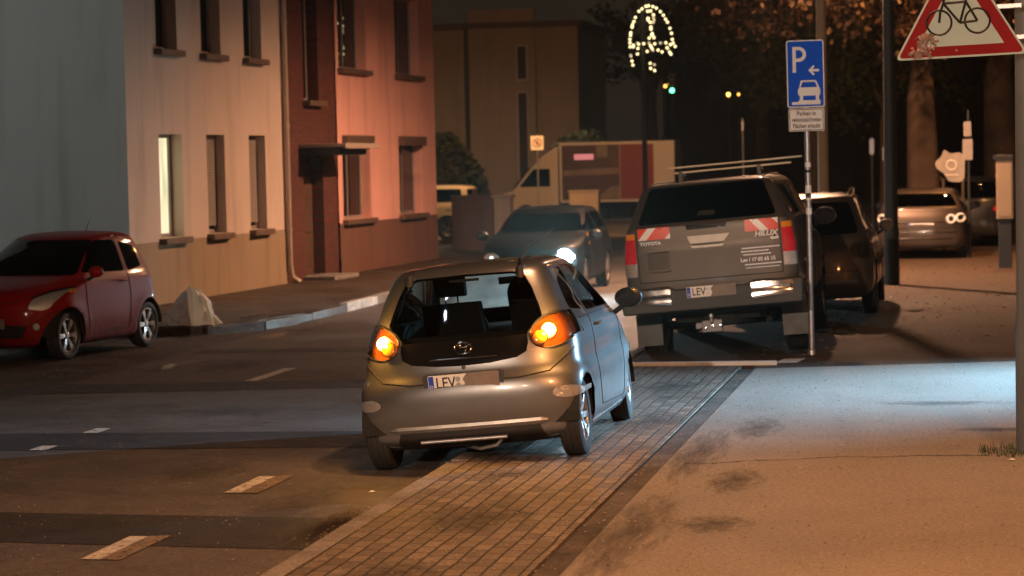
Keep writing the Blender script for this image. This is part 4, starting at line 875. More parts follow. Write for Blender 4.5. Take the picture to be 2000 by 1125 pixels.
M['plinth']=stucco('red_brown_plinth',(.16,.075,.05),(.07,.035,.025)); M['sill']=mat('brown_sill',(.12,.075,.05),.6,var=.3,scale=4,bump=.3)
M['wframe']=mat('window_frame_paint',(.28,.24,.2),.5,var=.15); M['pane']=glass('house_pane',(.05,.05,.05)); M['room']=mat('dark_room',(.03,.022,.018),.9,var=.5,scale=2)
M['curtain']=mat('net_curtain',(.14,.10,.075),.9,var=.4,scale=6)
def brick():
    m,t,b=nt('dark_red_brick'); N=t.nodes; L=t.links; setv(b,'Roughness',.85)
    tc=N.new('ShaderNodeTexCoord'); s=N.new('ShaderNodeSeparateXYZ'); L.new(tc.outputs['Object'],s.inputs[0]); k=N.new('ShaderNodeCombineXYZ'); L.new(s.outputs[1],k.inputs[0]); L.new(s.outputs[2],k.inputs[1])
    br=N.new('ShaderNodeTexBrick'); br.inputs['Scale'].default_value=1; br.inputs['Brick Width'].default_value=.25; br.inputs['Row Height'].default_value=.077; br.inputs['Mortar Size'].default_value=.008
    br.inputs['Color1'].default_value=(.13,.028,.018,1); br.inputs['Color2'].default_value=(.075,.02,.014,1); br.inputs['Mortar'].default_value=(.06,.04,.03,1); L.new(k.outputs[0],br.inputs['Vector']); L.new(br.outputs['Color'],b.inputs['Base Color'])
    bp=N.new('ShaderNodeBump'); bp.inputs['Strength'].default_value=.5; bp.inputs['Distance'].default_value=.01; bp.invert=True; L.new(br.outputs['Fac'],bp.inputs['Height']); L.new(bp.outputs[0],b.inputs['Normal'])
    return m
M['brick']=brick()
def wall_mb(s0,s1,z0,z1,ops,depth=.24):
    """street wall on the plane x=0 with real openings and reveals; local y runs along the street"""
    mb=MB(); ys=sorted({s0,s1}|{o[0] for o in ops}|{o[1] for o in ops}); zs=sorted({z0,z1}|{o[2] for o in ops}|{o[3] for o in ops})
    for a,b in zip(ys,ys[1:]):
        for c,d in zip(zs,zs[1:]):
            if any(o[0]<=a and b<=o[1] and o[2]<=c and d<=o[3] for o in ops): continue
            mb.quad([(0,a,c),(0,b,c),(0,b,d),(0,a,d)])
    bmesh.ops.remove_doubles(mb.bm,verts=mb.bm.verts,dist=1e-4)
    for a,b,c,d in ops:
        D=-depth
        mb.quad([(0,a,c),(0,a,d),(D,a,d),(D,a,c)]); mb.quad([(0,b,c),(0,b,d),(D,b,d),(D,b,c)]); mb.quad([(0,a,d),(0,b,d),(D,b,d),(D,a,d)]); mb.quad([(0,a,c),(0,b,c),(D,b,c),(D,a,c)])
    return mb
def win(root,a,b,c,d,depth=.22,mull=None,lit=False,shutter=0,sillm=None):
    w=MB(); x=-depth; t=.06
    for (p,q,r_,s_) in ((a,a+t,c,d),(b-t,b,c,d),(a+t,b-t,c,c+t),(a+t,b-t,d-t,d)): w.box((x,(p+q)/2,(r_+s_)/2),(.05,q-p,s_-r_))
    for mm in (mull or ()): w.box((x,a+(b-a)*mm,(c+d)/2),(.045,.05,d-c-2*t))
    f=w.build('window',M['wframe'],root,bevel=.008)
    g=MB(); g.box((x-.01,(a+b)/2,(c+d)/2),(.006,b-a-2*t,d-c-2*t)); g.build('pane',M['clearlens'] if lit else M['pane'],f)
    k=MB(); k.box((x-.07,(a+b)/2,(c+d)/2),(.01,b-a+.1,d-c+.1)); 
    k.build('curtain',lit or M['curtain'],f)
    if shutter:
        h=(d-c)*shutter; k=MB(); n=max(1,int(h/.05))
        for i in range(n): k.box((x+.05,(a+b)/2,d-.025-i*.05),(.014,b-a-.01,.044))
        k.build('roller_shutter',M['wframe'],f,bevel=.004)
    s=MB(); s.box((.045,(a+b)/2,c-.055),(.17,b-a+.16,.10)); s.build('sill',sillm or M['sill'],f,bevel=.01)
    return f
hA=empty('cream_house',HP,(0,0,HR)); tag(hA,'cream rendered house with one lit ground-floor window and a grey gable wall','house')
opsA=[(1.30,2.30,1.05,2.72),(3.42,4.28,1.05,2.72),(5.50,6.36,1.05,2.72),(1.30,2.20,4.08,5.75),(3.30,4.22,4.08,5.75),(5.38,6.30,4.08,5.75)]
wall_mb(0,7.40,1.0,6.9,opsA).build('wall',M['cream'],hA)
mb=wall_mb(0,7.40,-.1,1.0,[]); mb.build('plinth',M['creamlow'],hA,loc=(.012,0,0))
mb=MB(); mb.quad([(0,0,-.1),(-10,0,-.1),(-10,0,6.9),(0,0,6.9)]); mb.quad([(0,0,6.9),(-10,0,6.9),(-5,0,10.2)]); mb.build('gable_wall',M['gable'],hA)
M['tile']=mat('roof_tile',(.07,.04,.03),.8,var=.4,scale=10,bump=.6,bscale=8)
mb=MB(); mb.prism([(.35,6.75),(.35,6.9),(-5,10.4),(-10.35,6.9),(-10.35,6.75),(-5,10.2)],-.25,7.4); mb.build('roof',M['tile'],hA)
litm=emis('lit_curtain',(1.0,.90,.58),1.9)
_t=litm.node_tree; _tc=_t.nodes.new('ShaderNodeTexCoord'); _mp=_t.nodes.new('ShaderNodeMapping'); _mp.inputs['Scale'].default_value=(1,14,1.2); _n=_t.nodes.new('ShaderNodeTexNoise'); _n.inputs['Scale'].default_value=1; _n.inputs['Detail'].default_value=5
_t.links.new(_tc.outputs['Object'],_mp.inputs[0]); _t.links.new(_mp.outputs[0],_n.inputs['Vector']); _r=_t.nodes.new('ShaderNodeMapRange'); _r.inputs[1].default_value=.3; _r.inputs[2].default_value=.7; _r.inputs[3].default_value=.9; _r.inputs[4].default_value=2.2; _t.links.new(_n.outputs['Fac'],_r.inputs[0]); _t.links.new(_r.outputs[0],_t.nodes['Principled BSDF'].inputs['Emission Strength'])
for i,o in enumerate(opsA): win(hA,*o,lit=litm if i==0 else None,mull=(.5,) if i else (),shutter=(0,.95,.95,0,0,0)[i])
mb=MB(); mb.tube([(.07,7.36,6.8),(.07,7.36,.35),(.09,7.42,.12),(.2,7.5,.02)],.05,10); 
for z in (1.0,2.9,4.8): mb.lathe([(.062,-.02),(.062,.02)],12,Matrix.Translation((.07,7.36,z)))
mb.build('drainpipe',mat('pipe_paint',(.42,.34,.27),.6,var=.2,scale=3),hA,smooth=True)
mb=MB(); mb.tube([(.3,-.2,6.78),(.3,7.38,6.74)],.07,10); mb.build('gutter',M['steel'],hA,smooth=True)
# gable fittings at the left edge
mb=MB(); mb.box((-4.75,-.12,2.35),(.5,.2,.9)); mb.box((-4.5,-.25,3.02),(1.0,.5,.05)); mb.tube([(-4.8,-.15,1.9),(-4.8,-.1,-.1)],.05); mb.build('meter_cabinet',M['black'],hA,bevel=.015)
hB=empty('pink_house',HP,(0,0,HR)); tag(hB,'pink rendered house with a dark red brick entrance bay and a flat canopy','house')
opsB=[(10.92,12.78,1.07,2.75),(14.9,16.74,1.07,2.75),(10.80,12.66,4.08,5.75),(14.80,16.64,4.08,5.75)]
wall_mb(10.62,17.87,1.0,6.9,opsB).build('wall',M['pink'],hB)
mb=wall_mb(10.62,17.87,-.1,1.0,[]); mb.build('plinth',M['plinth'],hB,loc=(.015,0,0))
wall_mb(7.42,10.62,-.1,6.9,[(8.55,9.75,0.02,2.25),(8.7,9.6,3.4,5.8)],.3).build('brick_wall',M['brick'],hB,loc=(-.03,0,0))
mb=MB(); mb.quad([(0,17.87,-.1),(-10,17.87,-.1),(-10,17.87,6.9),(0,17.87,6.9)]); mb.quad([(0,17.87,6.9),(-10,17.87,6.9),(-5,17.87,10.2)]); mb.build('gable_wall',M['pink'],hB)
mb=MB(); mb.prism([(.35,6.75),(.35,6.9),(-5,10.4),(-10.35,6.9),(-10.35,6.75),(-5,10.2)],7.402,18.1); mb.build('roof',M['tile'],hB)
for o in opsB: win(hB,*o,mull=(.5,),sillm=M['sill'],shutter=0)
for (a,b,c,d) in opsB[:2]:
    mb=MB(); mb.box((-.03,(a+b)/2,d-.1),(.3,b-a,.2)); mb.build('shutter_box',M['sill'],hB,bevel=.01)
win(hB,8.7,9.6,3.4,5.8,.28,mull=(.33,.66))
mb=MB(); mb.box((-.28,9.15,1.12),(.05,1.18,2.2)); 
for i in range(3): mb.box((-.25,9.15,.45+i*.65),(.03,.9,.45))
dr=mb.build('door',mat('brown_door',(.10,.055,.035),.5,var=.3,scale=4),hB,bevel=.01)
mb=MB(); mb.tube([(-.24,8.72,1.0),(-.19,8.72,1.0),(-.19,8.72,1.35),(-.24,8.72,1.35)],.013); mb.build('handle',M['steel'],dr)
mb=MB(); mb.box((.42,9.35,2.53),(.95,2.1,.07)); mb.box((.90,9.35,2.52),(.03,2.14,.10)); mb.build('canopy',mat('canopy_edge',(.34,.27,.22),.6,var=.2),hB,bevel=.008)
mb=MB(); mb.box((.35,9.35,2.42),(.75,1.7,.14)); mb.box((.1,8.9,2.22),(.16,.16,.26)); mb.build('canopy_bracket',M['black'],hB,bevel=.01)
mb=MB(); mb.box((.25,9.15,.0),(.7,1.5,.14)); mb.build('doorstep',M['kerb'],hB,bevel=.015)
# ---------------------------------------------------------------- background buildings, walls
M['tan']=stucco('tan_render',(.22,.17,.12),(.14,.11,.08))
hC=empty('tan_building',(-18.7,100,-.1)); tag(hC,'tan building with a tall chimney block and a narrow window, far behind the box truck','building')
mb=MB(); mb.box((-4,4,3.95),(14,8,7.9)); wC=mb.build('wall',M['tan'],hC)
mb=MB(); mb.box((-.2,-.02,4.3),(2.8,.3,8.7)); mb.build('stair_block',M['tan'],hC)
mb=MB(); mb.box((-4,4,8.0),(14.4,8.4,.25)); mb.build('roof',M['tile'],hC)
for (x,z,w,h) in ((.65,6.4,.5,1.5),(.65,3.2,.5,4.0),(-6.5,6,1.3,1.5),(-6.5,3,1.3,1.5)):
    mb=MB(); mb.box((x,-.19,z),(w,.08,h)); f=mb.build('window',M['wframe'],hC,bevel=.01); mb=MB(); mb.box((x,-.235,z),(w-.14,.01,h-.14)); mb.build('pane',M['room'],f)
mb=MB(); mb.tube([(-1.75,-.1,8.1),(-1.75,-.1,0)],.09); mb.build('drainpipe',M['black'],hC)
def hedge(name,loc,rx,ry,h,n,m,label,cat='shrub',leaf=.12,base=0):
    mb=MB()
    for _ in range(n):
        a=random.uniform(0,6.283); t=random.uniform(.0,1)**.5; z=random.random()
        rr_=(1-(max(0,z-.55)/.45)**2*.7)*(.75+.25*math.sin(a*3+z*5)); rr_*=t*.35+.65
        p=Vector((rx*rr_*math.cos(a),ry*rr_*math.sin(a),base+h*z+random.uniform(-.1,.1)))
        u=Vector((random.gauss(0,1),random.gauss(0,1),random.gauss(0,1))).normalized()*leaf*random.uniform(.6,1.3); v=u.cross(Vector((random.gauss(0,1),random.gauss(0,1),random.gauss(0,1)))).normalized()*leaf*.6
        mb.quad([p-u,p-v,p+u,p+v])
    root=empty(name,loc); tag(root,label,cat)
    mb.build('foliage',m,root)
    s=MB()
    for k in range(5): a=k*1.26; s.tube([(0,0,-.05),(rx*.3*math.cos(a),ry*.3*math.sin(a),h*.5),(rx*.6*math.cos(a),ry*.6*math.sin(a),h*.85)],[.05,.03,.012],6)
    s.build('stem',M['bark'],root)
    return root
M['bark']=mat('bark',(.085,.055,.035),.95,var=.5,scale=5,bump=1,bscale=14)
M['leafdark']=mat('dark_foliage',(.035,.05,.025),.7,var=.5,scale=2); M['leafpale']=mat('pale_foliage',(.10,.14,.08),.7,var=.4,scale=2); M['leafbrown']=mat('autumn_foliage',(.16,.085,.04),.7,var=.6,scale=1.5)
hedge('round_shrub',(-17.3,80,-.1),1.7,1.5,3.2,5200,M['leafdark'],'big round dark shrub in front of the tan building',leaf=.11)
hedge('pale_shrub',(-14.2,92,-.1),1.9,1.2,3.3,3000,M['leafpale'],'pale green bush behind the roof of the box truck',leaf=.12)
M['gwall']=stucco('garden_wall_render',(.14,.085,.07),(.08,.05,.04)); M['gpost']=stucco('gate_pillar_render',(.42,.35,.28),(.25,.2,.16))
gw=empty('garden_wall',(-12.12,58,0)); tag(gw,'low red-brown garden wall beyond the pink house','wall')
mb=MB(); mb.box((.35,0,.6),(1.05,.3,1.4)); mb.build('wall',M['gwall'],gw,bevel=.02); mb=MB(); mb.box((.35,0,1.325),(1.09,.38,.07)); mb.build('coping',M['gwall'],gw,bevel=.02)
gp=empty('gate_pillar',(-11.02,58,0)); tag(gp,'pale square gate pillar at the end of the garden wall','pillar')
mb=MB(); mb.box((0,0,.6),(.42,.42,1.35)); mb.build('shaft',M['gpost'],gp,bevel=.02); mb=MB(); mb.box((0,0,1.31),(.52,.52,.08)); mb.build('cap',M['gpost'],gp,bevel=.02)
gc=empty('utility_cabinet',(-11.8,76,0)); tag(gc,'grey street utility cabinet in front of the box truck','cabinet')
mb=MB(); mb.box((0,0,.55),(.95,.4,1.2)); mb.build('housing',mat('cabinet_grey',(.32,.31,.27),.6,var=.1),gc,bevel=.02); mb=MB(); mb.box((0,0,1.17),(1.02,.46,.05)); mb.build('lid',M['gpost'],gc,bevel=.01); mb=MB(); mb.box((0,-.205,.6),(.85,.012,1.0)); mb.build('door',M['gpost'],gc,bevel=.004)
# no-entry style sign by the side street
sg=empty('small_sign',(-12.25,70,0)); tag(sg,'small square white sign on a thin post above the left end of the box truck','sign')
mb=MB(); mb.tube([(0,.03,-.1),(0,.03,2.95)],.025); mb.build('post',M['steel'],sg)
mb=MB(); mb.prism(rnd([(-.19,2.48),(.19,2.48),(.19,2.9),(-.19,2.9)],.02),0,-.01); pn=mb.build('panel',M['plate'],sg); M['signgrey']=mat('sign_red_faded',(.4,.16,.14),.5,var=.1)
mb=MB(); pr=[(.12+.014*math.cos(t),.004*math.sin(t)) for t in [2*math.pi*k/6 for k in range(7)]]; mb.lathe(pr,24,Matrix.Translation((0,-.014,2.69))@Matrix.Rotation(R(90),4,'X')); mb.box((0,-.014,2.69),(.24,.006,.03),ry=R(40)); mb.box((0,-.014,2.69),(.07,.006,.13)); mb.build('prohibition_ring',M['signgrey'],pn)
# ---------------------------------------------------------------- parking sign
M['signblue']=mat('sign_blue',(.003,.085,.62),.6,spec=.12,var=.08,scale=6); M["signwhite"]=mat('sign_white',(.78,.78,.76),.6,spec=.12,var=.06,scale=8)
ps=empty('parking_sign',(-1.60,26.1,0),(0,R(-.4),0)); tag(ps,'blue parking sign with arrow and car pictogram above a white text plate on a pole','street sign')
mb=MB(); mb.tube([(0,0,-.1),(0,0,3.32)],.032,14); po=mb.build('pole',M['steel'],ps,smooth=True)
for z,h,mm in ((2.05,.05,'plate'),(1.98,.03,'black'),(1.75,.16,'plate'),(1.72,.05,'black'),(1.55,.07,'plate')):
    mb=MB(); mb.lathe([(.034,-h/2),(.034,h/2)],14,Matrix.Translation((0,0,z))); mb.build('sticker',M[mm],po,smooth=True)
mb=MB(); mb.lathe([(.05,0),(.045,.05),(.034,.06)],14,Matrix.Translation((0,0,-.0))); mb.build('base_collar',M['steel'],ps,smooth=True)
FY=lambda x,z,y:(x,y,z)
def pp(poly,y0,y1,m,name,par,bev=0):
    mb=MB(); mb.prism(poly,y0,y1,lambda u,v,q:(u,q,v)); return mb.build(name,m,par,bevel=bev)
w2=.20; pan=pp(rnd([(-w2,2.665),(w2,2.665),(w2,3.385),(-w2,3.385)],.028),-.045,-.056,M['signwhite'],'sign_panel',ps)
pp(rnd([(-w2+.012,2.677),(w2-.012,2.677),(w2-.012,3.373),(-w2+.012,3.373)],.02),-.0562,-.058,M['signblue'],'blue_field',pan)
def art(poly,name='pictogram',m=None,y=-.0605): return pp(poly,-.0575,y,m or M['signwhite'],name,pan)
# letter P drawn as strokes
Pz=3.05
mb=MB(); o_=[]
outer=[(-.135,3.04),(-.098,3.04),(-.098,3.155),(-.07,3.155)]+[(-.07+.082*math.cos(t),3.235+.08*math.sin(t)) for t in [-math.pi/2+math.pi*k/12 for k in range(13)]]+[(-.135,3.315)]
pp_=art(outer,'letter_p')
art([(-.098,3.192),(-.07,3.192)]+[(-.07+.046*math.cos(t),3.236+.044*math.sin(t)) for t in [-math.pi/2+math.pi*k/10 for k in range(11)]]+[(-.098,3.28)],'letter_counter',M['signblue'],-.0612)
ay=3.06
art([(.03,ay),(.085,ay+.055),(.10,ay+.04),(.072,ay+.013),(.145,ay+.013),(.145,ay-.013),(.072,ay-.013),(.10,ay-.04),(.085,ay-.055)],'arrow')
art([(-.05,2.955),(.10,2.955),(.118,2.945),(.145,2.875),(.155,2.86),(.155,2.81),(.145,2.79),(-.07,2.79),(-.083,2.81),(-.083,2.86),(-.07,2.875),(-.055,2.945)],'car_pictogram')
art([(-.035,2.937),(.098,2.937),(.122,2.88),(-.055,2.88)],'car_window',M['signblue'],-.0612)
art([(-.065,2.79),(-.03,2.79),(-.03,2.735),(-.065,2.735)],'car_wheel'); art([(.105,2.79),(.14,2.79),(.14,2.74),(.105,2.74)],'car_wheel')
art([(-.15,2.695),(.155,2.695),(.155,2.742),(-.08,2.742),(-.08,2.725),(-.15,2.725)],'kerb_pictogram')
w3=.19; sp2=pp(rnd([(-w3,2.41),(w3,2.41),(w3,2.655),(-w3,2.655)],.02),-.045,-.056,M['signwhite'],'text_plate',ps)
mb=MB(); q=rnd([(-w3+.012,2.422),(w3-.012,2.422),(w3-.012,2.643),(-w3+.012,2.643)],.016); mb.tube([(x,-.058,z) for x,z in q]+[(q[0][0],-.058,q[0][1])],.0035,4); mb.build('plate_border',M['ink'],sp2)
for i,t_ in enumerate(('Parken in','gekennzeichneten','Flächen erlaubt')): text_mesh('plate_text',t_,.066,M['ink'],sp2,facing((0,-.0585,2.60-i*.067),(1,0,0),(0,0,1)),.0006,sx=(.82,.66,.72)[i],bold=.0012)
mb=MB()
for z in (2.72,3.3,2.62): mb.box((0,-.02,z),(.1,.07,.025))
mb.build('clamp',M['steel'],ps,bevel=.004)
# ---------------------------------------------------------------- cycle warning sign
M['signpale']=mat('cool_lit_white_sheet',(.42,.56,.54),.6,var=.08,scale=6,spec=.1)  # white sheeting; its cool greenish reflected light is put into the colour
M['signred']=mat('sign_red',(.22,.006,.010),.6,spec=.12,var=.15,scale=5)
cs=empty('cycle_warning_sign',(.015,17.26,2.815),(0,R(-1.6),R(-3))); tag(cs,'triangular red-rimmed bicycle warning sign with a torn sticker, mounted on the nearest lamp post','street sign')
def tri(r,z0=0): # side length -> outline sitting on z0
    h=r*.866; return [(-r/2,z0),(r/2,z0),(0,z0+h)]
def inset_tri(side,dz): return tri(side,dz)
tp=pp(rnd(tri(.92),.05,6),0,.012,M['signpale'],'sign_panel',cs)
pp(rnd(tri(.872,.014),.04,6),-.002,.0,M['signred'],'red_border',tp)
pp(rnd(tri(.60,.083),.008,2),-.0042,-.002,M['signpale'],'white_field',tp)
mb=MB(); B=lambda x,z:((x+.02)*1.15-.01,-.007,(z-.185)*1.15+.25)
def st(pts,r=.0095): mb.tube([B(*p) for p in pts],r,6)
wl,wr=(-.135,.185),(.095,.185); RW=.075
for c in (wl,wr):
    pts=[(c[0]+RW*math.cos(t),c[1]+RW*math.sin(t)) for t in [2*math.pi*k/28 for k in range(29)]]; st(pts,.008)
bb=(-.01,.178); seat=(.03,.305); head=(-.105,.30)
st([wl,(-.125,.25),head,(-.10,.335)]); st([(-.13,.335),(-.10,.34),(-.075,.335)]); st([head,(.03,.305)]); st([head,bb]); st([bb,seat,(.035,.335)]); st([bb,wr]); st([wr,seat]); st([(.0,.335),(.06,.337)],.009)
mb.build('bicycle_pictogram',M['ink'],tp)
mb=MB()
for k in range(110):
    x=random.gauss(-.285,.038); z=random.uniform(.02,.17); s=random.uniform(.006,.024); a=random.uniform(0,3); 
    mb.box((x+(z-.02)*.5,-.008-random.uniform(0,.012),z),(s*1.6,.0015,s),rx=random.uniform(-.7,.7),ry=a,rz=random.uniform(-.5,.5))
mb.build('torn_sticker',mat('torn_sticker_paper',(.30,.22,.21),.4,.3,var=.7,scale=40),tp)
mb=MB(); mb.lathe([(0,.006),(.006,.004),(.008,0)],10,Matrix.Translation((-.03,-.003,.05))@Matrix.Rotation(R(90),4,'X')); mb.build('screw',M['steel'],tp)
mb=MB(); mb.box((.22,.05,.12),(.5,.03,.035)); mb.box((.22,.05,.34),(.42,.03,.035)); mb.build('bracket',M['steel'],cs,bevel=.004)
# ---------------------------------------------------------------- lamp posts (heads above the frame) with sodium lamps
def street_lamp(name,x,y,h,arm,r0,r1,m,label,power,col,lamp=True,size=.35,group=None,spot=None,aim=None):
    root=empty(name,(x,y,-.02)); tag(root,label,'street lamp',group)
    mb=MB(); mb.tube([(0,0,-.05),(0,0,.9),(0,0,.95),(0,0,h)],[r0*1.12,r0*1.1,r0,r1],16); mb.build('pole',m,root,smooth=True)
    ax,ay=arm; L_=math.hypot(ax,ay)
    mb=MB(); mb.tube([(0,0,h-.05),(ax*.3,ay*.3,h+.25),(ax,ay,h+.35)],[r1,r1*.8,r1*.6],10); mb.build('arm',m,root,smooth=True)
    ang=math.atan2(ay,ax); mb=MB(); mb.box((ax*1.0+.25*math.cos(ang),ay*1.0+.25*math.sin(ang),h+.36),(.7,.3,.12),rz=ang); hd_=mb.build('lamp_head',M['black'],root,bevel=.03)
    mb=MB(); mb.box((ax+.28*math.cos(ang),ay+.28*math.sin(ang),h+.285),(.42,.2,.03),rz=ang); mb.build('lens',emis('lamp_glow',col,12 if lamp else .2),hd_,bevel=.01)
    mb=MB(); mb.box((0,-r0*1.1,.55),(.09,.02,.32)); mb.build('access_door',m,root,bevel=.004)
    if lamp:
        l=bpy.data.lights.new('lamp_light','SPOT'); l.energy=power; l.color=col; l.shadow_soft_size=.12; l.spot_size=R(spot or 165); l.spot_blend=.6
        lo=bpy.data.objects.new('lamp_light',l); COL.objects.link(lo); lo.parent=root; lo.location=(ax+.28*math.cos(ang),ay+.28*math.sin(ang),h+.24)
        if aim: lo.rotation_euler=Vector(aim).to_track_quat('-Z','Y').to_euler()
    return root
SOD=(1.0,.44,.14); WARM=(1.0,.45,.20); FAC=(1.0,.52,.30); COOL=(.62,.84,1.0)
M['postblue']=mat('painted_post_grey',(.10,.12,.14),.5,.2,var=.2,scale=3,rvar=.1); M['postdark']=mat('dark_post',(.022,.024,.022),.6,var=.3,scale=3); M['postwood']=mat('timber_pole',(.34,.22,.13),.75,var=.2,scale=3)
p3=street_lamp('lamp_post',.475,17.48,6.6,(-1.6,-.3),.095,.07,M['postblue'],'nearest blue-grey lamp post at the right edge with a small white sticker',LP3,WARM)
mb=MB(); mb.prism(rnd([(-.03,1.78),(.03,1.78),(.03,1.86),(-.03,1.86)],.008),-.0985,-.10,lambda u,v,q:(u,q,v)); stk=mb.build('sticker',M['plate'],p3)
mb=MB(); mb.box((0,-.1005,1.82),(.03,.001,.035)); mb.build('sticker_print',M['ink'],stk)
p2=street_lamp('lamp_post',-1.13,40.1,6.8,(-2.0,3.2),.115,.075,M['postdark'],'dark slim lamp post standing in the footway between pickup and brown hatchback',LP2,FAC)
street_lamp('timber_pole',-2.02,36.4,6.8,(1.2,0),.085,.07,M['postwood'],'orange-lit timber pole rising behind the blue parking sign',1,SOD,lamp=False)
street_lamp('lamp_post',3.4,50.0,7.6,(-2.2,0),.11,.07,M['postdark'],'lamp post out of frame lighting the far footway',LP4,SOD)
street_lamp('lamp_post',1.6,-5.5,7.2,(-2.2,0),.11,.07,M['postdark'],'lamp post behind the camera lighting the near street',LP5,(1.0,.56,.33))
street_lamp('lamp_post',5.4,7.5,6.2,(-2.6,.4),.11,.07,M['postdark'],'unseen lamp post added right of the camera to light the near pavement orange',LP8,(1.0,.38,.12))  # added lamp, only there to warm the near pavement
street_lamp('lamp_post',-15.4,64.0,9.2,(2.4,2.0),.10,.07,M['postdark'],'lamp post by the side street lighting the truck',LP6,SOD,spot=96,aim=(-.1,1,-.62))
street_lamp('lamp_post',-21.5,25.0,6.4,(2.0,1.0),.10,.07,M['postdark'],'cool white lamp post in the yard beside the grey gable',LP7,(.90,1.0,.98),spot=95,aim=(.25,1,-.25))
# unseen shop wall and window, added to shape the bluish light over the pavement
sh=empty('added_shop_front',(5.5,26,0)); tag(sh,'unseen shop front added at the right, its opening shaped to throw bluish light on the pavement','building')
mb=MB()
# wall along x=5.5 with an opening; its far jamb cuts the light along the edge of the footway
mb.box((.1,-15.5,3.5),(.2,19,7.2)); mb.box((.1,1.96,3.5),(.2,3.2,7.2)); mb.box((.1,-2.8,5.1),(.2,6.4,4.0)); mb.box((.1,-2.8,.2),(.2,6.4,.5)); mb.build('wall',M['tan'],sh)
mb=MB(); mb.box((3.6,-6,7.2),(7,20,.2)); mb.box((7,-6,3.5),(.2,20,7.2)); mb.box((3.6,3.7,3.5),(7,.2,7.2)); mb.build('roof',M['dark'],sh)
mb=MB(); mb.box((.08,-2.8,1.78),(.03,6.38,2.65)); mb.build('shop_window',glass('shop_glass',(.93,.96,.97)),sh)
al=bpy.data.lights.new('shop_light','SPOT'); al.energy=SHOP; al.color=(.42,.74,1.0); al.shadow_soft_size=.10; al.spot_size=R(60); al.spot_blend=1
ao=bpy.data.objects.new('shop_light',al); COL.objects.link(ao); ao.parent=sh; ao.location=(.5,.49,2.9)
ao.rotation_euler=(Vector((-5.2,-2.5,-2.95))).to_track_quat('-Z','Y').to_euler()
mb=MB(); mb.box((.5,.49,3.0),(.2,.3,.08)); mb.build('ceiling_lamp',M['black'],sh)
fq=empty('added_floodlight',(-5.6,-18,0)); tag(fq,'added floodlight mast far behind the camera, unseen, brightening the backs of the vehicles','street lamp')  # added mast out of view, brightens the rears of the vehicles
mb=MB(); mb.tube([(0,0,-.1),(0,0,9.0)],[.07,.05],12); mb.build('pole',M['postdark'],fq); mb=MB(); mb.box((0,.1,9.05),(.5,.16,.35)); mb.build('lamp_head',M['black'],fq,bevel=.02); mb=MB(); mb.box((0,.19,9.05),(.42,.02,.28)); mb.build('lens',emis('mast_glow',(1,.8,.6),8),fq)
l=bpy.data.lights.new('flood_light','SPOT'); l.energy=MAST; l.color=(1.0,.70,.50); l.shadow_soft_size=.15; l.spot_size=R(26); l.spot_blend=.8
lo=bpy.data.objects.new('flood_light',l); COL.objects.link(lo); lo.parent=fq; lo.location=(0,.25,9.05); lo.rotation_euler=Vector((3.2,44,-7.3)).to_track_quat('-Z','Y').to_euler()
street_lamp('lamp_post',-22.6,88,9.0,(1.6,0),.10,.07,M['postdark'],'unseen lamp post added to brighten the tan building at the far end of the side street',LP9,(1,.6,.35))  # added lamp out of view, lifts the tan facade
# ---------------------------------------------------------------- small right-hand street furniture
sb=empty('cutout_board',(.05,51,0)); 
M['board']=mat('pale_board',(.34,.29,.23),.7,var=.25,scale=5); tag(sb,'pale irregular board with a round emblem standing behind the brown hatchback','board')
mb=MB(); mb.prism(rnd([(-.80,1.83),(-.62,1.7),(-.55,1.55),(-.3,1.52),(-.22,1.6),(-.2,2.05),(-.3,2.15),(-.5,2.12),(-.62,2.22),(-.7,2.05),(-.82,1.95)],.05),0,-.03); mb.bm.transform(Matrix.Translation((.25,0,0))); bo=mb.build('panel',M['board'],sb)
mb=MB(); mb.lathe([(.10+.022*math.cos(t),.01*math.sin(t)) for t in [2*math.pi*k/6 for k in range(7)]],20,Matrix.Translation((-.23,-.035,1.88))@Matrix.Rotation(R(90),4,'X')); mb.box((-.23,-.035,1.68),(.28,.012,.03)); mb.build('emblem',mat('emblem_print',(.6,.52,.44),.7),bo)
mb=MB(); mb.tube([(-.4,.0,-.1),(-.4,.0,1.6)],.03); mb.tube([(.0,.0,-.1),(.0,.0,1.6)],.03); mb.build('post',M['bark'],sb)
sn=empty('sign_post',(.17,50,0)); tag(sn,'thin dark sign post with two small grey signs seen from behind','sign')
mb=MB(); mb.tube([(0,0,-.1),(0,0,3.0)],.025); mb.build('post',M['postdark'],sn)
for z,w,h in ((2.62,.15,.3),(2.2,.2,.42)): 
    mb=MB(); mb.prism(rnd([(-w/2-.02,z-h/2),(w/2-.02,z-h/2),(w/2-.02,z+h/2),(-w/2-.02,z+h/2)],.02),-.03,-.04); mb.build('panel',M['board'],sn)
cy=empty('lit_column',(.14,53.5,0)); tag(cy,'thin upright cyan light strip above the brown hatchback','light')
mb=MB(); mb.box((.05,0,1.75),(.035,.03,.36)); mb.build('lit_strip',emis('cyan_strip',(.15,.55,.75),1.6),cy); mb=MB(); mb.tube([(.05,.03,-.1),(.05,.03,1.95)],.02); mb.build('post',M['postdark'],cy)
bx_=empty('notice_case',(.80,45.4,0)); tag(bx_,'tall pale orange-lit cabinet with a dark cap beside the right lamp post','cabinet')
mb=MB(); mb.box((0,0,1.45),(.30,.3,1.1)); mb.build('housing',mat('cream_cabinet',(.33,.23,.14),.6,var=.15,scale=2),bx_,bevel=.01); mb=MB(); mb.box((-.02,0,2.04),(.36,.36,.08)); mb.build('cap',M['black'],bx_,bevel=.01); mb=MB(); mb.box((0,0,.42),(.24,.24,.95)); mb.build('pedestal',M['postdark'],bx_,bevel=.01)
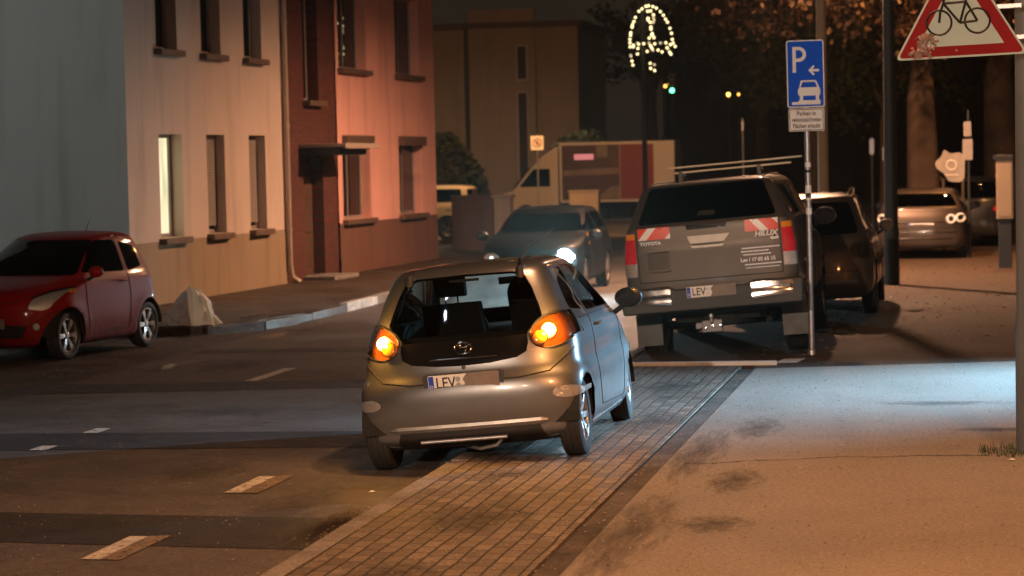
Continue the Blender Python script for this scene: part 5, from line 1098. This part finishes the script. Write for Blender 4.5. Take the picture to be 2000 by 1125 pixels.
mb=MB(); mb.box((0,-.152,1.45),(.24,.008,1.0)); mb.build('door',mat('cabinet_door',(.36,.26,.16),.6,var=.12,scale=2),bx_,bevel=.003)
# ---------------------------------------------------------------- trees
def tree(name,loc,rad,h,crown,n,m,label,leaf=.11,limbs=7,seed=1,group=None):
    rg=random.Random(seed); root=empty(name,loc); tag(root,label,'tree',group)
    mb=MB(); P=[(0,0,-.1),(.01,0,.25),(.04,.02,h*.3),(.0,.05,h*.65),(.1,0,h)]
    mb.tube(P,[rad*1.35,rad*1.08,rad,rad*.85,rad*.6],14)
    (cx,cy,cz),(rx,ry,rz)=crown; ends=[]
    for k in range(limbs):
        a=k*2*math.pi/limbs+rg.uniform(-.3,.3); e=Vector((cx+rx*.75*math.cos(a),cy+ry*.75*math.sin(a),cz+rg.uniform(-.5,.6)*rz)); s=Vector((0,0,h*rg.uniform(.7,.98))); mid=s*.5+e*.5+Vector((0,0,rg.uniform(.0,.5)))
        mb.tube([s,mid,e],[rad*.42,rad*.24,rad*.06],7); ends+=[e,mid,(mid+e)/2]
        for j in range(3):
            e2=mid+Vector((rg.uniform(-1,1)*rx*.5,rg.uniform(-1,1)*ry*.5,rg.uniform(-.5,.6)*rz)); mb.tube([mid,(mid+e2)/2+Vector((0,0,.1)),e2],[rad*.18,rad*.1,rad*.03],5); ends.append(e2)
    mb.build('trunk',M['bark'],root,smooth=True)
    for _ in range(limbs*3): ends.append(Vector((cx+rg.uniform(-1,1)*rx*.9,cy+rg.uniform(-1,1)*ry*.9,cz+rg.uniform(-1,1)*rz*.8)))
    mb=MB()
    for _ in range(n):
        c=rg.choice(ends); p=c+Vector((rg.gauss(0,.38),rg.gauss(0,.38),rg.gauss(0,.3)))
        u=Vector((rg.gauss(0,1),rg.gauss(0,1),rg.gauss(0,1))).normalized()*leaf*rg.uniform(.5,1.3); v=u.cross(Vector((rg.gauss(0,1),rg.gauss(0,1),rg.gauss(0,1)))).normalized()*leaf*.55
        mb.quad([p-u,p-v,p+u*.9,p+v])
    mb.build('crown',m,root)
    return root
tree('broadleaf_tree',(-.85,54.5,0),.36,5.2,((-2.2,-3,6.25),(3.4,3.2,1.7)),9000,M['leafbrown'],'thick brown tree trunk behind the dark lamp post, autumn crown above the parking sign',.10,9,3)
tree('broadleaf_tree',(.95,60.5,0),.42,6.0,((2.0,0,8.0),(3,3,1.6)),2600,M['leafbrown'],'second thick tree trunk, close to the right lamp post',.12,7,4)
for k,(x,y,r,h,mm,lb) in enumerate(((-5.6,96,.3,5,'leafdark','dark tree standing beyond the string of lights'),(-2.6,88,.28,5,'leafdark','dark tree behind the pickup roof bars'),(-9.5,118,.35,6,'leafdark','far dark tree above the box truck'),(1.6,92,.35,6,'leafdark','dark tree far behind the black SUV'),(-15.5,122,.4,7,'leafdark','tall dark tree right of the tan building'))):
    tree('dark_tree',(x,y,-.1),r,h,((0,0,h+1.2),(3.2,3,2.6)),2600,M[mm],lb,.16,7,20+k,'dark trees closing the far street')
for k,(x,y,h) in enumerate(((-2.35,66,2.6),(-1.95,64,2.4),(-6.9,78,3.4))):
    b=empty('marker_post',(x,y,0)); tag(b,('left one of two thin posts with a pale reflective plate behind the pickup','right one of two thin posts with a dim plate behind the pickup','thin pale post beside the box truck')[k],'post'); mb=MB(); mb.tube([(0,0,-.1),(0,0,h)],.025); mb.build('post',M['steel'],b)
    mb=MB(); mb.box((0,-.03,h-.25),((.12,.1,.07)[k],.01,(.42,.35,.3)[k])); mb.build('plate',M['steel'],b)
# ---------------------------------------------------------------- illuminated decoration
de=empty('christmas_light_figure',(-7.62,60,0)); tag(de,'illuminated bell-shaped Christmas decoration hanging on a dark post','decoration')
mb=MB(); mb.tube([(-.16,.1,-.1),(-.16,.1,6.3)],[.07,.05]); mb.tube([(-.16,.1,5.9),(.05,0,6.05)],.02); mb.tube([(-.16,.1,4.5),(.05,0,4.5)],.02); mb.build('post',M['postdark'],de)
# bulb positions measured on the figure: centre x=0.05, top 5.97
S1=1.17/92*.18
def dp(px,py): return (.04+(px-362)/1023*200/78.3*1.0,0,5.97-(py-65)/1023*200/78.3)
arch=[(325,70),(352,66),(395,75),(430,92),(470,128),(500,165),(520,205),(540,235),(563,297),(578,347),(585,408),(592,445),(565,460),(285,95),(255,118),(218,178),(202,218),(188,250),(182,275),(168,330),(165,355),(158,395),(158,430),(158,470)]
inner=[(342,120),(372,118),(400,158),(345,190),(400,190),(342,205),(405,212),(365,230),(395,235),(372,278),(372,300),(385,345),(395,370),(352,388),(378,360),(400,385)]
low=[(192,455),(190,470),(235,435),(245,445),(237,487),(297,442),(350,438),(365,465),(378,490),(388,510),(408,447),(440,510),(465,440),(520,440),(540,500),(555,535),(568,555),(530,490),(612,480),(163,555),(165,565),(175,612),(183,652),(232,543),(358,640),(400,655),(362,690),(402,713),(330,520),(480,530)]
E_b=emis('warm_bulb',(1.0,.80,.40),2.2); E_b2=emis('dim_bulb',(.9,.75,.45),.7)
first=None
for i,(a,b) in enumerate(arch+inner+low):
    p=dp(a,b); 
    if first is None:
        mb=MB(); mb.lathe([(0,-.034),(.024,-.024),(.034,0),(.024,.024),(0,.034)],10); first=mb.build('light_bulb',E_b,de,smooth=True,loc=p)
        dim=first.data.copy(); dim.materials[0]=E_b2
    else:
        c=first.copy(); COL.objects.link(c); c.parent=de; c.location=p
        if i>len(arch) and random.random()<.35: c.data=dim
mb=MB(); srt=lambda L_:[Vector(dp(a,b))+Vector((0,.03,0)) for a,b in L_]
mb.tube(srt(sorted(arch[13:],key=lambda q:-q[1])+arch[:13]),.012,5); mb.tube(srt([(158,460),(300,440),(440,440),(600,450)]),.012,5); mb.tube(srt([(370,66),(370,720)]),.012,5); mb.tube(srt([(158,460),(183,652)]),.012,5); mb.tube(srt([(520,440),(570,560)]),.012,5)
mb.build('wire_frame',M['postdark'],de)
# far traffic signal and lamps
tl=empty('traffic_light',(-12.92,110,0)); tag(tl,'far traffic signal showing green','traffic light')
mb=MB(); mb.tube([(0,.2,-.1),(0,.2,5.2)],.06); mb.build('pole',M['postdark'],tl)
mb=MB(); mb.box((0,0,5.55),(.34,.25,1.0)); hd2=mb.build('signal_head',M['black'],tl,bevel=.03)
for z,mm in ((5.25,emis('green_signal',(.08,.9,.35),9)),(5.55,M['blackgloss']),(5.85,M['blackgloss'])):
    mb=MB(); mb.lathe([(0,.03),(.08,.02),(.10,0)],14,Matrix.Translation((0,-.13,z))@Matrix.Rotation(R(90),4,'X')); mb.build('signal_lens',mm,hd2,smooth=True)
for k,(x,y,z,s,e) in enumerate(((-13.22,112,5.62,.13,14),(-13.6,113,5.55,.08,4),(-10.35,110,5.0,.09,7),(-9.98,111,5.02,.06,4),(-1.05,75,2.62,.0,1),)):
    if not s: continue
    b=empty('far_lamp',(x,y,0)); tag(b,('bright orange far lamp beside the green signal','dim orange far lamp left of the bright one','orange far lamp right of the light figure','smaller orange far lamp just right of its neighbour')[k],'street lamp'); mb=MB(); mb.tube([(0,.15,-.1),(0,.15,z)],.05); mb.build('pole',M['postdark'],b)
    mb=MB(); mb.lathe([(0,-s),(s*.7,-s*.7),(s,0),(s*.7,s*.7),(0,s)],12,Matrix.Translation((0,0,z))); mb.build('lamp_globe',emis('far_sodium',(1,.45,.08),e),b,smooth=True)
fb=empty('far_house',(-.4,135,-.1)); tag(fb,'dark far house with one small orange window behind the tree trunks','house')
mb=MB(); mb.box((-3,5,4.5),(26,10,9)); mb.build('wall',mat('far_wall',(.035,.03,.027),.9,var=.3,scale=.5),fb); mb=MB(); mb.prism([(-16.3,9),(10.3,9),(8,12.5),(-14,12.5)],-.4,10.4); mb.build('roof',M['tile'],fb)
for x,z,e in ((-1.35,3.42,1.6),(2.9,3.3,.8)):
    mb=MB(); mb.box((x,-.03,z),(.42,.05,.42)); wf=mb.build('window',M['wframe'],fb); mb=MB(); mb.box((x,-.06,z),(.36,.01,.36)); mb.build('pane',emis('orange_window',(1,.55,.2),e),wf)
# ---------------------------------------------------------------- sacks and scraps
M['sack']=mat('white_sack',(.86,.82,.72),.55,var=.2,scale=3,bump=.8,bscale=9)
def sack(loc,w,d,h,label):
    """crumpled sack slumped over itself: flared hem, two lobes with a deep fold between them"""
    bm=bmesh.new(); NA,NZ=96,40; rings=[]
    for j in range(NZ+1):
        t=j/NZ; ring=[]
        for i in range(NA):
            a=2*math.pi*i/NA; c,s_=math.cos(a),math.sin(a)
            R_=(1-t**3.4)**.5*(.74+.30*(1-t)**1.6)
            fold=-.30*math.exp(-((a-5.05)/.16)**2)-.12*math.exp(-((a-4.1)/.12)**2)-.1*math.exp(-((a-5.75)/.12)**2)
            k=R_*(1+fold*(1-.5*t)*(.6+.6*math.sin(3*t+.5)))
            k*=1+.05*math.sin(7*a+4*t)*(1-t*.6)+.09*(1-t)**4*math.sin(9*a)
            p=Vector((c*2,s_*2,t*3)); k*=1+.16*noise.noise(p*1.3)+.05*noise.noise(p*4)
            z=h*t*(1+.08*noise.noise(Vector((c*1.5,s_*1.5,1.7))))+(.10*h*math.exp(-((c+.35)/.25)**2) if t>.85 else 0)*((t-.85)/.15)
            ring.append(bm.verts.new((w*k*c-.02*t,d*k*s_,max(.004,z)+.01*math.sin(6*a)*(1-t)**3)))
        rings.append(ring)
    for r1,r2 in zip(rings,rings[1:]):
        for i in range(NA): bm.faces.new((r1[i],r1[(i+1)%NA],r2[(i+1)%NA],r2[i]))
    bm.faces.new(rings[-1])
    o=MB(); o.bm.free(); o.bm=bm; ob=o.build('plastic_sack',M['sack'],None,loc=loc)
    for q in ob.data.polygons: q.use_smooth=True
    tag(ob,label,'bag')
sack((-10.42,31.75,.0),.33,.24,.50,'crumpled off-white sack slumped on the kerb behind the red microcar')
mb=MB(); mb.tube([(-10.1,32.9,.03),(-9.85,33.3,.05)],.022,6); tag(mb.build('white_stick',M['kerb'],None),'short pale stick lying on the pavement beside the sacks','stick')
def scrap(x,y,z,s,label):
    mb=MB(); n=7; c=mb.bm.verts.new((x,y,z+s*.5)); ring=[mb.bm.verts.new((x+s*math.cos(t)*random.uniform(.6,1.1),y+s*math.sin(t)*random.uniform(.6,1.1),z+random.uniform(.002,.3)*s)) for t in [2*math.pi*k/n for k in range(n)]]
    for k in range(n): mb.bm.faces.new((c,ring[k],ring[(k+1)%n]))
    tag(mb.build('paper_scrap',M['plate'],None),label,'litter')
scrap(-4.02,16.05,-.106,.03,'tiny white scrap on the road left of the paved strip'); scrap(.33,17.0,.0,.035,'crumpled white scrap at the foot of the right lamp post')
mb=MB()
for k in range(240):
    a=random.uniform(0,6.28); r=random.random()**.5*.34; x=.42+r*math.cos(a); y=17.42+r*math.sin(a)*.8; h=random.uniform(.02,.07); d=random.uniform(-.02,.02)
    mb.quad([(x-.004,y,0),(x+.004,y,0),(x+d+.001,y+d,h),(x+d-.001,y+d,h)])
o=mb.build('weeds',M['leafdark'],None); tag(o,'dark weeds and dirt round the foot of the right lamp post','weeds',kind='stuff')
# ---------------------------------------------------------------- lamps of the hatchback that light their surroundings
for s in (1,-1):
    l=bpy.data.lights.new('indicator_light','POINT'); l.energy=IND; l.color=(1,.42,.06); l.shadow_soft_size=.03
    lo=bpy.data.objects.new('indicator_light',l); COL.objects.link(lo); lo.parent=hatch; h,n=sf.rear(s*.62,.945); lo.location=h+n*.10
l=bpy.data.lights.new('headlight_beam','SPOT'); l.energy=HEADW; l.color=(.55,.95,.92); l.shadow_soft_size=.05; l.spot_size=R(5.5); l.spot_blend=.7
lo=bpy.data.objects.new('headlight_beam',l); COL.objects.link(lo); lo.parent=c4; lo.location=(-.62,4.35,.66); bpy.context.view_layer.update(); lo.rotation_euler=(c4.matrix_world.to_3x3().inverted()@(Vector((-3.5,19.5,1.02))-c4.matrix_world@Vector((-.62,4.35,.66)))).to_track_quat('-Z','Y').to_euler()
# ---------------------------------------------------------------- sky, moon, camera
w=bpy.data.worlds.new('World'); S.world=w; w.use_nodes=True; N=w.node_tree.nodes; L=w.node_tree.links
sky=N.new('ShaderNodeTexSky'); sky.sky_type='NISHITA'; sky.sun_disc=False; sky.sun_elevation=R(1); sky.sun_rotation=R(200)
mxw=N.new('ShaderNodeMix'); mxw.data_type='RGBA'; mxw.inputs[0].default_value=.85; mxw.inputs[7].default_value=(.9,.62,.42,1); L.new(sky.outputs[0],mxw.inputs[6])
L.new(mxw.outputs[2],N['Background'].inputs[0]); N['Background'].inputs[1].default_value=SKY
sl=bpy.data.lights.new('moon','SUN'); sl.energy=.004; sl.angle=R(.5); sl.color=(.8,.88,1); so=bpy.data.objects.new('moon',sl); COL.objects.link(so); so.rotation_euler=(R(40),0,R(-30))
cam=bpy.data.cameras.new('camera'); co=bpy.data.objects.new('camera',cam); COL.objects.link(co); S.camera=co
cam.sensor_width=36; cam.lens=36*4700/2000; cam.clip_end=1200; cam.clip_start=.5
psi,th,ro=R(10.6),R(3.0),R(1.25); s_,c_=math.sin(psi),math.cos(psi); st_,ct_=math.sin(th),math.cos(th)
f_=Vector((-s_*ct_,c_*ct_,-st_)); r0=Vector((c_,s_,0)); u0=Vector((-s_*st_,c_*st_,ct_)); r_=r0*math.cos(ro)-u0*math.sin(ro); u_=r0*math.sin(ro)+u0*math.cos(ro)
mtx=Matrix((r_,u_,-f_)).transposed().to_4x4(); mtx.translation=Vector((0,0,2.15)); co.matrix_world=mtx
cam.dof.use_dof=True; cam.dof.focus_distance=17.6; cam.dof.aperture_fstop=3.2
S.view_settings.view_transform='Standard'; S.view_settings.look='None'; S.view_settings.exposure=EXPO; S.view_settings.gamma=1
S.render.engine='CYCLES'; S.cycles.use_denoising=True; S.cycles.max_bounces=8; S.cycles.transparent_max_bounces=16; S.cycles.sample_clamp_indirect=4; S.cycles.caustics_reflective=False; S.cycles.caustics_refractive=False
if HAZE:  # added haze for a glow round the lamps; the air itself is clear
    mb=MB(); mb.box((-10,60,9),(110,170,22)); hz=mb.build('haze',M['dark'],None); hz['kind']='stuff'; hz['label']='thin added haze giving the lamps a glow'
    m=bpy.data.materials.new('glow_haze'); m.use_nodes=True; N=m.node_tree.nodes; 
    for n in list(N): N.remove(n)
    o=N.new('ShaderNodeOutputMaterial'); v=N.new('ShaderNodeVolumePrincipled'); v.inputs['Density'].default_value=HAZE; v.inputs['Anisotropy'].default_value=.82; v.inputs['Color'].default_value=(.9,.9,.9,1); m.node_tree.links.new(v.outputs[0],o.inputs['Volume'])
    hz.data.materials.clear(); hz.data.materials.append(m)
    S.cycles.volume_bounces=0
